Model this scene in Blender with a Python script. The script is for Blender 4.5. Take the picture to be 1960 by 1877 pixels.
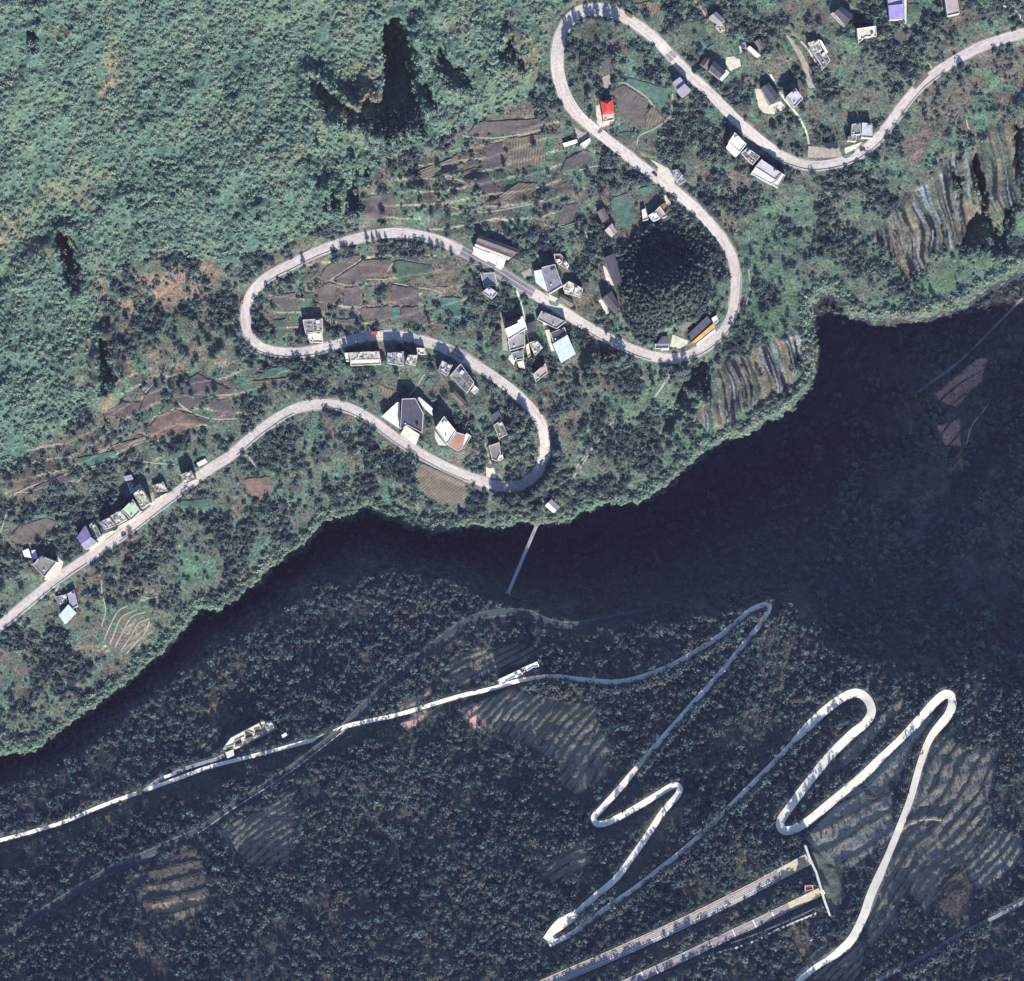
import bpy, math, random
import numpy as np
random.seed(7)
RS = np.random.RandomState(11)
for o in list(bpy.data.objects):
    bpy.data.objects.remove(o)
scene = bpy.context.scene
COL = scene.collection

# ------------------------------------------------------------------ camera, sky, sun, exposure
CAM_H = 2500.0
PXM = 0.42                       # metres per plan unit at height 0
CU, CV = 980.0, 938.5            # plan centre
cam_d = bpy.data.cameras.new('camera')
cam = bpy.data.objects.new('camera', cam_d); COL.objects.link(cam)
cam.location = (0, 0, CAM_H)
cam_d.sensor_width = 36.0
cam_d.lens = 36.0 * CAM_H / (1960 * PXM)
cam_d.clip_start = 10.0
cam_d.clip_end = 20000.0
scene.camera = cam

SUN_EL = math.radians(31.0)
SUN_AZ = math.radians(167.0)     # clockwise from north (+Y)
world = bpy.data.worlds.new('World'); scene.world = world
world.use_nodes = True
wn = world.node_tree.nodes; wl = world.node_tree.links
for n in list(wn): wn.remove(n)
sky = wn.new('ShaderNodeTexSky'); sky.sky_type = 'NISHITA'; sky.sun_disc = False
sky.sun_elevation = SUN_EL; sky.sun_rotation = SUN_AZ
sky.altitude = 1200; sky.air_density = 1.0; sky.dust_density = 0.3; sky.ozone_density = 4.0
bg = wn.new('ShaderNodeBackground'); bg.inputs['Strength'].default_value = 0.125
wo = wn.new('ShaderNodeOutputWorld')
wl.new(sky.outputs[0], bg.inputs[0]); wl.new(bg.outputs[0], wo.inputs[0])
sd = bpy.data.lights.new('sun', 'SUN'); sd.energy = 5.0; sd.angle = math.radians(0.5); sd.color = (1.0, 0.95, 0.87)
sun = bpy.data.objects.new('sun', sd); COL.objects.link(sun)
from mathutils import Vector
sdir = Vector((-math.sin(SUN_AZ) * math.cos(SUN_EL), -math.cos(SUN_AZ) * math.cos(SUN_EL), -math.sin(SUN_EL)))
sun.rotation_euler = sdir.to_track_quat('-Z', 'Y').to_euler()
scene.view_settings.view_transform = 'Standard'; scene.view_settings.look = 'None'
scene.view_settings.exposure = 1.0; scene.view_settings.gamma = 1.0
scene.view_settings.use_curve_mapping = False
HAZE = 0.000009                 # density of the air volume built at the end

# ------------------------------------------------------------------ plan coordinates
REG = {'A': (1700, 0, .4592), 'B': (2528, 0, .4592), 'C': (1500, 760, .4592), 'D': (700, 700, .4592),
       'E': (1100, 1050, .4592), 'F': (0, 1500, .4592), 'G': (1900, 850, .4592), 'H': (2600, 2700, .42245),
       'I': (600, 2100, .4592), 'J': (1500, 2100, .4592), 'K': (1700, 2650, .56122), 'L': (900, 0, .5102),
       'M': (2528, 1900, .4592), 'N': (0, 1100, .5102), 'O': (2600, 860, .44757), 'P': (1000, 1550, .66327),
       'R': (0, 2500, .5102), 'Z': (0, 0, 1.749)}
def pl(r, *xy):
    """survey sheet coordinates -> plan coordinates"""
    ox, oy, s = REG[r]
    return [((ox + xy[i] * s) / 1.749, (oy + xy[i + 1] * s) / 1.749) for i in range(0, len(xy), 2)]

def smooth(a, b, x):
    t = np.clip((x - a) / (b - a), 0, 1); return t * t * (3 - 2 * t)
_lat = {}
def vnoise(u, v, size, seed):
    """value noise in plan units"""
    key = seed
    if key not in _lat: _lat[key] = np.random.RandomState(1000 + seed).rand(256, 256)
    L = _lat[key]
    x = np.asarray(u) / size + 37.3; y = np.asarray(v) / size + 91.7
    xi = np.floor(x).astype(int); yi = np.floor(y).astype(int)
    fx = x - xi; fy = y - yi
    fx = fx * fx * (3 - 2 * fx); fy = fy * fy * (3 - 2 * fy)
    a = L[yi % 256, xi % 256]; b = L[yi % 256, (xi + 1) % 256]
    c = L[(yi + 1) % 256, xi % 256]; d = L[(yi + 1) % 256, (xi + 1) % 256]
    return (a * (1 - fx) + b * fx) * (1 - fy) + (c * (1 - fx) + d * fx) * fy
def fbm(u, v, size, seed, octv=4, gain=0.55):
    s = 0; amp = 1; tot = 0
    for k in range(octv):
        s = s + amp * vnoise(u, v, size / 2 ** k, seed + 17 * k); tot += amp; amp *= gain
    return s / tot
def inpoly(u, v, poly):
    u = np.asarray(u, float); v = np.asarray(v, float)
    r = np.zeros(u.shape, bool); n = len(poly)
    for i in range(n):
        x1, y1 = poly[i]; x2, y2 = poly[(i + 1) % n]
        if y1 == y2: continue
        c = ((y1 > v) != (y2 > v)) & (u < (x2 - x1) * (v - y1) / (y2 - y1) + x1)
        r ^= c
    return r
def segdist(u, v, pts, closed=False):
    """min distance to polyline"""
    best = np.full(u.shape, 1e9)
    n = len(pts)
    for i in range(n if closed else n - 1):
        x1, y1 = pts[i]; x2, y2 = pts[(i + 1) % n]
        dx, dy = x2 - x1, y2 - y1; L2 = dx * dx + dy * dy + 1e-9
        t = np.clip(((u - x1) * dx + (v - y1) * dy) / L2, 0, 1)
        np.minimum(best, np.hypot(u - x1 - t * dx, v - y1 - t * dy), out=best)
    return best
def spline(pts, step=4.0):
    P = np.array(pts, float)
    P = np.vstack([2 * P[0] - P[1], P, 2 * P[-1] - P[-2]])
    out = []
    for i in range(1, len(P) - 2):
        p0, p1, p2, p3 = P[i - 1:i + 3]
        n = max(1, int(np.hypot(*(p2 - p1)) / step))
        for k in range(n):
            t = k / n
            out.append(0.5 * ((2 * p1) + (-p0 + p2) * t + (2 * p0 - 5 * p1 + 4 * p2 - p3) * t * t + (-p0 + 3 * p1 - 3 * p2 + p3) * t ** 3))
    out.append(P[-2]); return np.array(out)

# ------------------------------------------------------------------ traced lines
RIM = [(-1000, 1900), (-400, 1640), (0, 1445), (60, 1430), (110, 1400), (160, 1360), (200, 1330), (240, 1310), (275, 1275), (320, 1235),
       (350, 1200), (385, 1160), (420, 1165), (455, 1140), (490, 1115), (510, 1085), (540, 1065), (580, 1045), (600, 1020),
       (620, 995), (660, 985), (700, 970), (740, 985), (780, 1000), (830, 1015), (880, 1008), (940, 1005), (1000, 1000),
       (1045, 1005), (1090, 995), (1125, 970), (1170, 962), (1225, 960), (1270, 930), (1310, 895), (1345, 860), (1390, 840),
       (1430, 825), (1480, 795), (1520, 765), (1545, 730), (1553, 690), (1545, 640), (1542, 590), (1570, 565), (1600, 565),
       (1625, 595), (1660, 608), (1710, 610), (1760, 605), (1820, 590), (1870, 560), (1920, 530), (1960, 510), (2300, 330), (3000, 0)]
BANK = [(-1000, 1960), (-400, 1700), (0, 1512), (120, 1470), (220, 1400), (320, 1310), (420, 1240), (520, 1180), (620, 1120), (740, 1095), (860, 1110),
        (960, 1160), (1060, 1195), (1180, 1200), (1300, 1190), (1420, 1165), (1500, 1170), (1580, 1250), (1660, 1275), (1760, 1300),
        (1860, 1305), (1960, 1330), (2300, 1330), (3000, 1300)]
WOOD = [(-1000, 1150), (0, 905), (120, 830), (210, 735), (200, 640), (190, 540), (300, 480), (420, 500), (520, 480), (640, 425), (690, 350), (760, 300),
        (900, 240), (1010, 190), (1045, 90), (1080, 20), (1100, -60), (1200, -900)]
MAIN = [(2150, 5), (2050, 32), (1960, 62), (1925, 72), (1880, 88), (1840, 108), (1800, 133), (1760, 165), (1730, 200), (1705, 235), (1680, 265),
        (1650, 290), (1620, 306), (1590, 314), (1555, 317), (1520, 309), (1490, 295), (1460, 272), (1430, 248), (1400, 220), (1360, 179),
        (1320, 142), (1290, 112), (1260, 80), (1230, 55), (1200, 35), (1170, 22), (1140, 17), (1110, 22), (1087, 42), (1073, 70),
        (1067, 100), (1067, 130), (1073, 160), (1085, 190), (1105, 218), (1130, 240), (1160, 265), (1195, 292), (1230, 320),
        (1265, 345), (1300, 372), (1335, 402), (1365, 435), (1388, 465), (1402, 495), (1408, 525), (1408, 560), (1403, 595),
        (1390, 625), (1368, 650), (1340, 670), (1310, 682), (1280, 686), (1240, 679), (1200, 664), (1160, 645), (1120, 622),
        (1080, 597), (1040, 572), (1000, 548), (960, 522), (920, 500), (880, 478), (840, 460), (800, 450), (755, 445), (715, 449),
        (680, 457), (640, 469), (600, 485), (560, 505), (520, 525), (490, 550), (474, 580), (470, 610), (476, 640), (495, 662),
        (530, 673), (580, 674), (630, 663), (680, 648), (720, 641), (770, 643), (820, 655), (870, 674), (920, 704), (965, 735),
        (1000, 765), (1030, 800), (1042, 835), (1042, 870), (1027, 905), (995, 928), (955, 930), (920, 920), (880, 906),
        (840, 887), (800, 865), (760, 840), (720, 810), (680, 786), (640, 774), (600, 774), (560, 784), (520, 807), (480, 837),
        (440, 872), (400, 898), (350, 935), (300, 972), (260, 1003), (220, 1033), (170, 1066), (110, 1107), (60, 1147), (0, 1198), (-80, 1262), (-200, 1350)]
LANE1 = [(-150, 1645), (0, 1608), (60, 1592), (130, 1570), (200, 1540), (270, 1515), (340, 1490), (400, 1468), (470, 1450), (540, 1432), (580, 1421),
         (610, 1413), (640, 1400), (665, 1389), (700, 1381), (760, 1368), (820, 1350), (880, 1332), (940, 1318), (1000, 1301), (1060, 1294),
         (1110, 1300), (1170, 1305), (1220, 1298), (1280, 1275), (1330, 1248), (1380, 1215), (1410, 1190), (1435, 1169), (1455, 1159),
         (1470, 1157), (1471, 1167), (1455, 1195), (1430, 1225), (1390, 1275), (1350, 1320), (1310, 1365), (1270, 1410), (1225, 1462),
         (1185, 1510), (1150, 1549), (1137, 1564), (1142, 1576), (1160, 1575), (1190, 1561), (1220, 1544), (1260, 1520), (1285, 1505),
         (1299, 1505), (1298, 1520), (1270, 1552), (1240, 1597), (1210, 1640), (1180, 1680), (1140, 1715), (1100, 1750), (1070, 1775), (1050, 1802)]
LANE2 = [(1050, 1808), (1085, 1792), (1115, 1772), (1160, 1738), (1215, 1700), (1260, 1665), (1310, 1625), (1370, 1570), (1430, 1510), (1490, 1450),
         (1540, 1397), (1580, 1359), (1615, 1334), (1640, 1326), (1660, 1338), (1668, 1362), (1655, 1385), (1630, 1405), (1585, 1450), (1545, 1500),
         (1508, 1550), (1493, 1575), (1505, 1590), (1540, 1576), (1590, 1536), (1650, 1486), (1700, 1437), (1750, 1388), (1790, 1343),
         (1812, 1328), (1823, 1340), (1815, 1368), (1782, 1410), (1762, 1460), (1742, 1530), (1715, 1600), (1690, 1660), (1667, 1712),
         (1652, 1755), (1628, 1800), (1592, 1832), (1560, 1852), (1530, 1877), (1490, 1920), (1440, 1990)]
CANAL = [(-100, 1860), (0, 1800), (60, 1760), (130, 1715), (200, 1672), (260, 1645), (320, 1618), (380, 1590), (440, 1548), (500, 1510), (560, 1470),
         (610, 1432), (655, 1396), (690, 1358), (740, 1312), (800, 1260), (860, 1212), (910, 1183), (960, 1172), (1010, 1174), (1050, 1192),
         (1100, 1197), (1160, 1187), (1240, 1172)]
SERV = [(1600, 1925), (1680, 1877), (1760, 1836), (1830, 1792), (1900, 1757), (1960, 1726), (2060, 1680)]
SPUR = pl('R', 945, 290, 1020, 230, 1110, 185, 1250, 130, 1400, 85, 1470, 55)
HWN = pl('K', 40, 1235, 290, 1118, 600, 985, 900, 850, 1150, 733, 1400, 608, 1610, 500, 1800, 400)
HWS = pl('K', 500, 1240, 740, 1128, 1050, 985, 1300, 866, 1480, 782, 1670, 690, 1872, 592)
GPATH = pl('O', 2000, 200, 1850, 300, 1750, 400, 1600, 550, 1400, 750, 1250, 870, 1100, 975, 1060, 1010)

# ------------------------------------------------------------------ height field
def axis(lo, hi, step, far):
    mid = np.arange(lo, hi + step, step); out = []; x = step * 1.5; a = mid[-1]
    while a < hi + far: a += x; out.append(a); x = min(x * 1.35, 60)
    out2 = []; x = step * 1.5; a = mid[0]
    while a > lo - far: a -= x; out2.append(a); x = min(x * 1.35, 60)
    return np.concatenate([out2[::-1], mid, out])
STEP = 2.6
UX = axis(-24, 1986, STEP, 800); VY = axis(-24, 1902, STEP, 800)
GU, GV = np.meshgrid(UX, VY)                  # rows = v
NV, NU = GU.shape
def curve_y(line, u):
    xs = np.array([p[0] for p in line]); ys = np.array([p[1] for p in line]); return np.interp(u, xs, ys)
rim_poly = RIM + [(3000, 4000), (-1000, 4000)]
bank_poly = BANK + [(3000, 4000), (-1000, 4000)]
wood_poly = WOOD + [(-1000, -900)]
RIM = [(a, b - 6 - (10 if 1560 < a < 1615 else 0)) for a, b in RIM]; rim_poly = RIM + [(3000, 4000), (-1000, 4000)]
# jitter so the rim reads ragged
JU = GU + (fbm(GU, GV, 20, 3, 3) - .5) * 13; JV = GV + (fbm(GU, GV, 20, 9, 3) - .5) * 16
dB = segdist(JU, JV, RIM) * np.where(inpoly(JU, JV, rim_poly), 1, -1)
dS = segdist(JU, JV, BANK) * np.where(inpoly(JU, JV, bank_poly), 1, -1)
dW = segdist(GU, GV, WOOD) * np.where(inpoly(GU, GV, wood_poly), 1, -1)
n_m = np.maximum(-dB, 0) * PXM
z_north = 0.15 * n_m * (1 - 0.0004 * n_m) + 0.24 * np.maximum(dW, 0) * PXM
floor_z = np.interp(GU, [-500, 0, 500, 1000, 1500, 1960, 2800], [-24, -26, -45, -75, -105, -115, -120])
rim_s = np.interp(GU, [-500, 0, 500, 1000, 1500, 1960, 2800], [2, 3, 13, 30, 55, 78, 90])
wid = np.maximum(dB, 0) + np.maximum(-dS, 0) + 1e-6
t = np.maximum(dB, 0) / wid
drop = smooth(2, 20, dB)
ramp = np.clip((t - 0.22) / 0.78, 0, 1) ** 0.92
z_gorge = floor_z * drop * (1 - ramp) + rim_s * ramp
sl = np.interp(GU, [0, 1960], [0.150, 0.140])
z_south = rim_s + sl * np.maximum(dS, 0)
Zg = np.where(dB <= 0, z_north, np.where(dS < 0, z_gorge, z_south))
Zg = Zg + (fbm(GU, GV, 260, 21, 2) - .5) * 16 * smooth(10, 160, np.abs(dB)) + (fbm(GU, GV, 70, 31, 3) - .5) * np.where(dB > 0, 1.6, 5.0) * smooth(5, 60, np.abs(dB))
Zg = Zg + (fbm(GU * .9 + .4 * GV, GV * .55, 52, 45, 3) - .5) * 15 * smooth(0, 90, dW)
fine_relief = (fbm(GU, GV, 14, 41, 2) - .5) * 1.6
Zg = Zg + fine_relief
# smooth foothill around the wooded slope
# conifer knoll north of the eastern bend
kn = np.exp(-(((GU - 1285) / 78) ** 2 + ((GV - 560) / 70) ** 2) * 1.0)
Zg = Zg + 34 * kn ** 1.2

# pits and crests shaped into the ground so these outlines fall in shade (marched from south to north)
DARK = [pl('L', 255, 470, 330, 510, 400, 590, 470, 640, 520, 690, 600, 720, 660, 620, 720, 700, 720, 900, 620, 880, 540, 850, 430, 830, 340, 770, 275, 640),
        pl('L', 980, 540, 1060, 560, 1130, 800, 1090, 800, 1010, 660), pl('L', 960, 760, 1000, 760, 1040, 940, 1000, 920),
        pl('L', 745, 160, 800, 130, 860, 110, 930, 200, 960, 330, 1000, 450, 1000, 560, 1080, 640, 1120, 790, 1060, 760, 1000, 680, 1030, 930,
           960, 850, 900, 890, 800, 930, 740, 930, 640, 870, 560, 780, 440, 760, 360, 690, 300, 560, 270, 490, 330, 520, 400, 600, 440, 640,
           470, 650, 500, 700, 520, 680, 560, 710, 600, 750, 650, 640, 690, 720, 720, 690, 742, 650, 745, 500, 740, 300),
        pl('L', 1010, 270, 1060, 320, 1095, 420, 1110, 310, 1150, 305, 1190, 380, 1215, 440, 1260, 410, 1300, 440, 1330, 560, 1330, 650, 1260, 600,
           1180, 620, 1120, 560, 1080, 480),
        pl('L', 1465, 200, 1500, 340, 1545, 315, 1575, 235, 1610, 260, 1640, 370, 1660, 360, 1690, 450, 1680, 510, 1640, 470, 1600, 450, 1560, 480,
           1520, 460, 1480, 360),
        pl('L', 540, 1120, 570, 1090, 590, 1150, 610, 1200, 640, 1060, 680, 1180, 670, 1220, 600, 1200, 590, 1330, 620, 1400, 560, 1440, 500, 1380, 510, 1230, 540, 1220),
        pl('L', 280, 1110, 320, 1120, 360, 1260, 340, 1280, 300, 1180), pl('L', 390, 1230, 420, 1220, 480, 1340, 470, 1440, 410, 1400),
        pl('L', 350, 1300, 390, 1310, 400, 1420, 350, 1380), pl('L', 430, 860, 470, 870, 490, 960, 450, 940), pl('L', 510, 960, 550, 960, 560, 1080, 520, 1060),
        pl('L', 280, 830, 310, 860, 330, 970, 290, 950), pl('L', 345, 730, 380, 760, 420, 870, 370, 850), pl('L', 1170, 1160, 1200, 1160, 1230, 1270, 1190, 1240),
        pl('L', 960, 1260, 990, 1260, 1030, 1400, 980, 1360), pl('L', 1340, 1200, 1370, 1190, 1380, 1290, 1350, 1290),
        [(105, 450), (112, 442), (140, 445), (150, 500), (162, 560), (140, 575), (120, 530)], [(190, 650), (205, 640), (218, 690), (205, 745), (188, 730)],
        pl('N', 640, 210, 720, 200, 780, 330, 700, 470, 640, 430, 690, 300), [(60, 22), (78, 20), (82, 45), (66, 46)], [(50, 62), (70, 60), (76, 105), (58, 110)],
        [(485, 398), (497, 400), (505, 425), (492, 425)], [(274, 445), (284, 448), (290, 475), (278, 474)], [(238, 375), (250, 378), (255, 405), (245, 405)],
        [(390, 375), (400, 378), (405, 412), (393, 405)]]
CLIFFDARK = [pl('B', 1440, 1240, 1530, 1330, 1500, 1480, 1440, 1370), pl('B', 1560, 1190, 1620, 1130, 1720, 1500, 1650, 1740, 1560, 1640, 1540, 1740, 1650, 1760, 1640, 1520, 1580, 1330),
             pl('B', 1880, 900, 1960, 900, 1960, 1500, 1890, 1300), pl('B', 1540, 1640, 1700, 1500, 1740, 1660, 1840, 1700, 1860, 1870, 1480, 1870), pl('B', 1820, 1500, 1900, 1500, 1890, 1680, 1800, 1700),
             pl('G', 690, 1160, 830, 1000, 900, 830, 960, 770, 1030, 850, 1020, 1000, 930, 1100, 850, 1180, 760, 1320, 700, 1380),
             pl('G', 860, 780, 1000, 790, 1040, 840, 1060, 1100, 940, 1100), pl('E', 1060, 1230, 1240, 1290, 1200, 1450, 1060, 1340)]
dmask = np.zeros(GU.shape, bool)
WU = GU + (fbm(GU, GV, 12, 51, 2) - .5) * 10; WV = GV + (fbm(GU + .23 * GV, GV * .2, 7, 57, 2) - .5) * 26
for p in DARK + CLIFFDARK[:-1]: dmask |= inpoly(WU, WV, p)
slope_fall = 0.68
sx = math.tan(math.pi - SUN_AZ)                # sideways drift of a shadow per unit north
for p in DARK:
    xs = [q[0] for q in p]; ys = [q[1] for q in p]
    sl0 = (VY > min(ys) - 40) & (VY < max(ys) + 40); sl1 = (UX > min(xs) - 40) & (UX < max(xs) + 40); ww_ = np.ix_(sl0, sl1)
    d = np.where(inpoly(GU[ww_], GV[ww_], p), 0, segdist(GU[ww_], GV[ww_], p, True))
    Zg[ww_] = Zg[ww_] + 6.5 * (1 - smooth(0, 26, d))
ZD = Zg.copy()
crest = 2.0
for i in range(NV - 2, -1, -1):
    dv = VY[i + 1] - VY[i]
    if dv > STEP * 1.1: continue
    src = np.interp(UX + sx * dv, UX, ZD[i + 1]) - slope_fall * dv * PXM * 1.03
    src_mask = dmask[i]
    first = src_mask & ~dmask[i + 1]
    row = Zg[i].copy()
    row = np.where(src_mask, np.minimum(np.where(first, row + crest * .4, src), Zg[i] + crest), row)
    ZD[i] = row
Zg = np.where(dmask, ZD, Zg)

# terraces: saw-tooth steps cut into the slope.  (polygon, gx, gy = uphill direction, period, rise)
TERR = [(pl('M', 590, 1390, 1090, 900, 1090, 1000, 650, 1500), .62, .78, 30, .5), (pl('M', 1190, 1380, 1400, 1200, 1520, 1330, 1800, 1290, 1730, 1560, 1690, 1750, 1700, 1900, 1030, 1900, 1130, 1650), .66, .75, 21, .3),
        (pl('M', 750, 1550, 1290, 1030, 1310, 1080, 1160, 1290, 1060, 1530, 890, 1720, 840, 1640), .62, .78, 36, .3), (pl('M', 350, 1973, 740, 1560, 860, 1690, 1010, 1640, 1010, 1960, 700, 2200, 560, 2180), .5, .86, 30, .3),
        (pl('H', 980, 100, 1000, 0, 1560, 0, 1700, 30, 1740, 120, 1500, 440, 1240, 780, 1200, 860, 1060, 700, 980, 720, 960, 960, 720, 1120, 700, 840, 760, 640, 880, 300), .76, .65, 20, .3),
        (pl('H', 1480, 470, 1720, 170, 1960, 240, 1960, 440, 1580, 680, 1510, 600), .76, .65, 18, .3), (pl('H', 1230, 760, 1330, 500, 1490, 430, 1600, 650, 1400, 880, 1250, 890), .7, .7, 8, .5),
        (pl('J', 100, 600, 450, 440, 1100, 570, 1080, 680, 1200, 830, 1150, 1100, 930, 1230, 820, 1150, 800, 1000, 620, 880, 360, 760, 150, 680), .72, .69, 15, .3),
        (pl('J', 0, 200, 500, 100, 700, 150, 560, 260, 330, 330, 0, 460), .5, .86, 16, .8), (pl('H', 300, 1130, 720, 1080, 660, 1380, 100, 1380), .8, .6, 12, .7),
        (pl('R', 1400, 560, 1900, 300, 1960, 500, 1900, 760, 1650, 780), .6, .8, 13, .7), (pl('R', 850, 860, 1290, 640, 1400, 1060, 1180, 1150, 980, 1120), .2, .98, 27, .9),
        (pl('K', 160, 460, 420, 290, 520, 420, 270, 560), .5, .86, 16, .8), ([(1760, 770), (1890, 690), (1880, 760), (1850, 900), (1800, 890)], .7, .7, 26, .9),
        (pl('F', 700, 1400, 830, 1180, 980, 1120, 1150, 1200, 1090, 1400, 900, 1500, 720, 1500), -.55, -.83, 11, 1.3), (pl('F', 880, 1060, 1060, 1010, 1100, 1150, 880, 1170), -.3, -.95, 14, 1.0),
        (pl('L', 880, 1080, 1900, 760, 1940, 1500, 1200, 1560, 640, 1460), -.25, -.97, 26, 1.3), (pl('N', 680, 300, 1900, 250, 1900, 500, 1500, 640, 680, 860), -.3, -.95, 30, 1.3),
        (pl('N', 0, 760, 650, 640, 1200, 760, 900, 950, 0, 1170), -.35, -.94, 28, 1.4), (pl('D', 420, 560, 850, 330, 1650, 330, 1900, 560, 1860, 860, 900, 880, 500, 900), -.12, -.99, 27, 1.0)]
tmask = np.zeros(GU.shape)
for poly, gx, gy, per, rise in TERR:
    m = inpoly(GU, GV, poly)
    ph = (GU * gx + GV * gy + (vnoise(GU, GV, 190, 61) - .5) * 70 + (vnoise(GU, GV, 50, 63) - .5) * 7) / per
    fr = ph - np.floor(ph)
    Zg = Zg + np.where(m, -rise * (fr - .5) - (fine_relief * .9 if gy > 0 else 0), 0)
    tmask = np.where(m, 1, tmask)
    if gy > 0:
        tmask = np.where(m & ((fr < STEP * 1.15 / per)) & (vnoise(GU, GV, 26, 68) > .22), 2, tmask)   # riser
    else:
        tmask = np.where(m & (fr < STEP * 1.1 / per) & (fbm(GU, GV, 40, 66, 2) > .45), 3, tmask)
# streaked bare cliffs: fluted relief that runs down the face
CLIFF = [pl('B', 940, 1590, 1080, 1400, 1300, 1290, 1420, 1120, 1640, 1000, 1700, 900, 1960, 820, 1960, 1480, 1860, 1560, 1760, 1780, 1440, 1830, 1300, 1873, 1250, 1980, 1100, 2060, 960, 1900, 900, 1760, 700, 1870),
         pl('G', 1010, 820, 1200, 740, 1330, 700, 1480, 620, 1640, 560, 1730, 520, 1780, 760, 1690, 830, 1640, 980, 1500, 1060, 1300, 1150, 1150, 1280, 1000, 1300, 900, 1180, 1020, 1000)]
flu_u = GU + 0.23 * -(CV - GV) * -1.0
flu_c = GU - 0.23 * GV
flute = fbm(flu_c, GV * .06, 13, 71, 3)
cmask = np.zeros(GU.shape)
for c in CLIFF:
    d = segdist(GU, GV, c, True); cmask = np.maximum(cmask, np.where(inpoly(GU, GV, c), smooth(0, 14, d), 0))
Zg = Zg + cmask * ((flute - .5) * 13 + (fbm(GU, GV, 60, 77, 2) - .5) * 6)

def zgrid(u, v):
    iu = np.interp(u, UX, np.arange(NU)); iv = np.interp(v, VY, np.arange(NV))
    i0 = np.clip(np.floor(iu).astype(int), 0, NU - 2); j0 = np.clip(np.floor(iv).astype(int), 0, NV - 2)
    fu = iu - i0; fv = iv - j0
    return (Zg[j0, i0] * (1 - fu) + Zg[j0, i0 + 1] * fu) * (1 - fv) + (Zg[j0 + 1, i0] * (1 - fu) + Zg[j0 + 1, i0 + 1] * fu) * fv
def window(u0, u1, v0, v1):
    a, b = np.searchsorted(UX, [u0, u1]); c, d = np.searchsorted(VY, [v0, v1])
    return slice(max(c - 1, 0), min(d + 1, NV)), slice(max(a - 1, 0), min(b + 1, NU))
OCC = np.zeros(GU.shape)          # where nothing may grow
def level_poly(poly, pad=3.0, zset=None):
    xs = [p[0] for p in poly]; ys = [p[1] for p in poly]
    w = window(min(xs) - 16, max(xs) + 16, min(ys) - 16, max(ys) + 16)
    uu, vv = GU[w], GV[w]
    ins = inpoly(uu, vv, poly); d = np.where(ins, 0, segdist(uu, vv, poly, True))
    cx, cy = np.mean(xs), np.mean(ys)
    z0 = float(zgrid(np.array(xs + [cx]), np.array(ys + [cy])).mean()) if zset is None else zset
    k = 1 - smooth(pad, pad + 9, d)
    Zg[w] = Zg[w] * (1 - k) + z0 * k
    OCC[w] = np.maximum(OCC[w], d < 2.0)
    return z0
ROADS = {}
def cut_road(key, pts, width, smooth_n=9, clear=3.0, pad=3.0, ztweak=0):
    c = spline(pts, 3.0)
    w = np.interp(np.arange(len(c)), np.linspace(0, len(c) - 1, len(np.atleast_1d(width))), np.atleast_1d(width)) if not callable(width) else np.array([width(a, b) for a, b in c])
    w = np.convolve(np.pad(w, 6, mode='edge'), np.ones(13) / 13, mode='valid')
    z = zgrid(c[:, 0], c[:, 1])
    k = np.ones(smooth_n) / smooth_n
    z = np.convolve(np.pad(z, smooth_n // 2, mode='edge'), k, mode='valid') + ztweak
    best = np.full(GU.shape, 1e9); zr = np.zeros(GU.shape); hw = np.zeros(GU.shape)
    for (a, b), zz, ww in zip(c, z, w):
        r = ww / 2 + 16
        s = window(a - r, a + r, b - r, b + r)
        d = np.hypot(GU[s] - a, GV[s] - b) - ww / 2
        m = d < best[s]
        best[s] = np.where(m, d, best[s]); zr[s] = np.where(m, zz, zr[s])
    kk = 1 - smooth(pad, pad + 10, best)
    Zg[:] = Zg * (1 - kk) + zr * kk
    OCC[:] = np.maximum(OCC, best < clear)
    ROADS[key] = (c, w, z)
    return c, w, z

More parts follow.
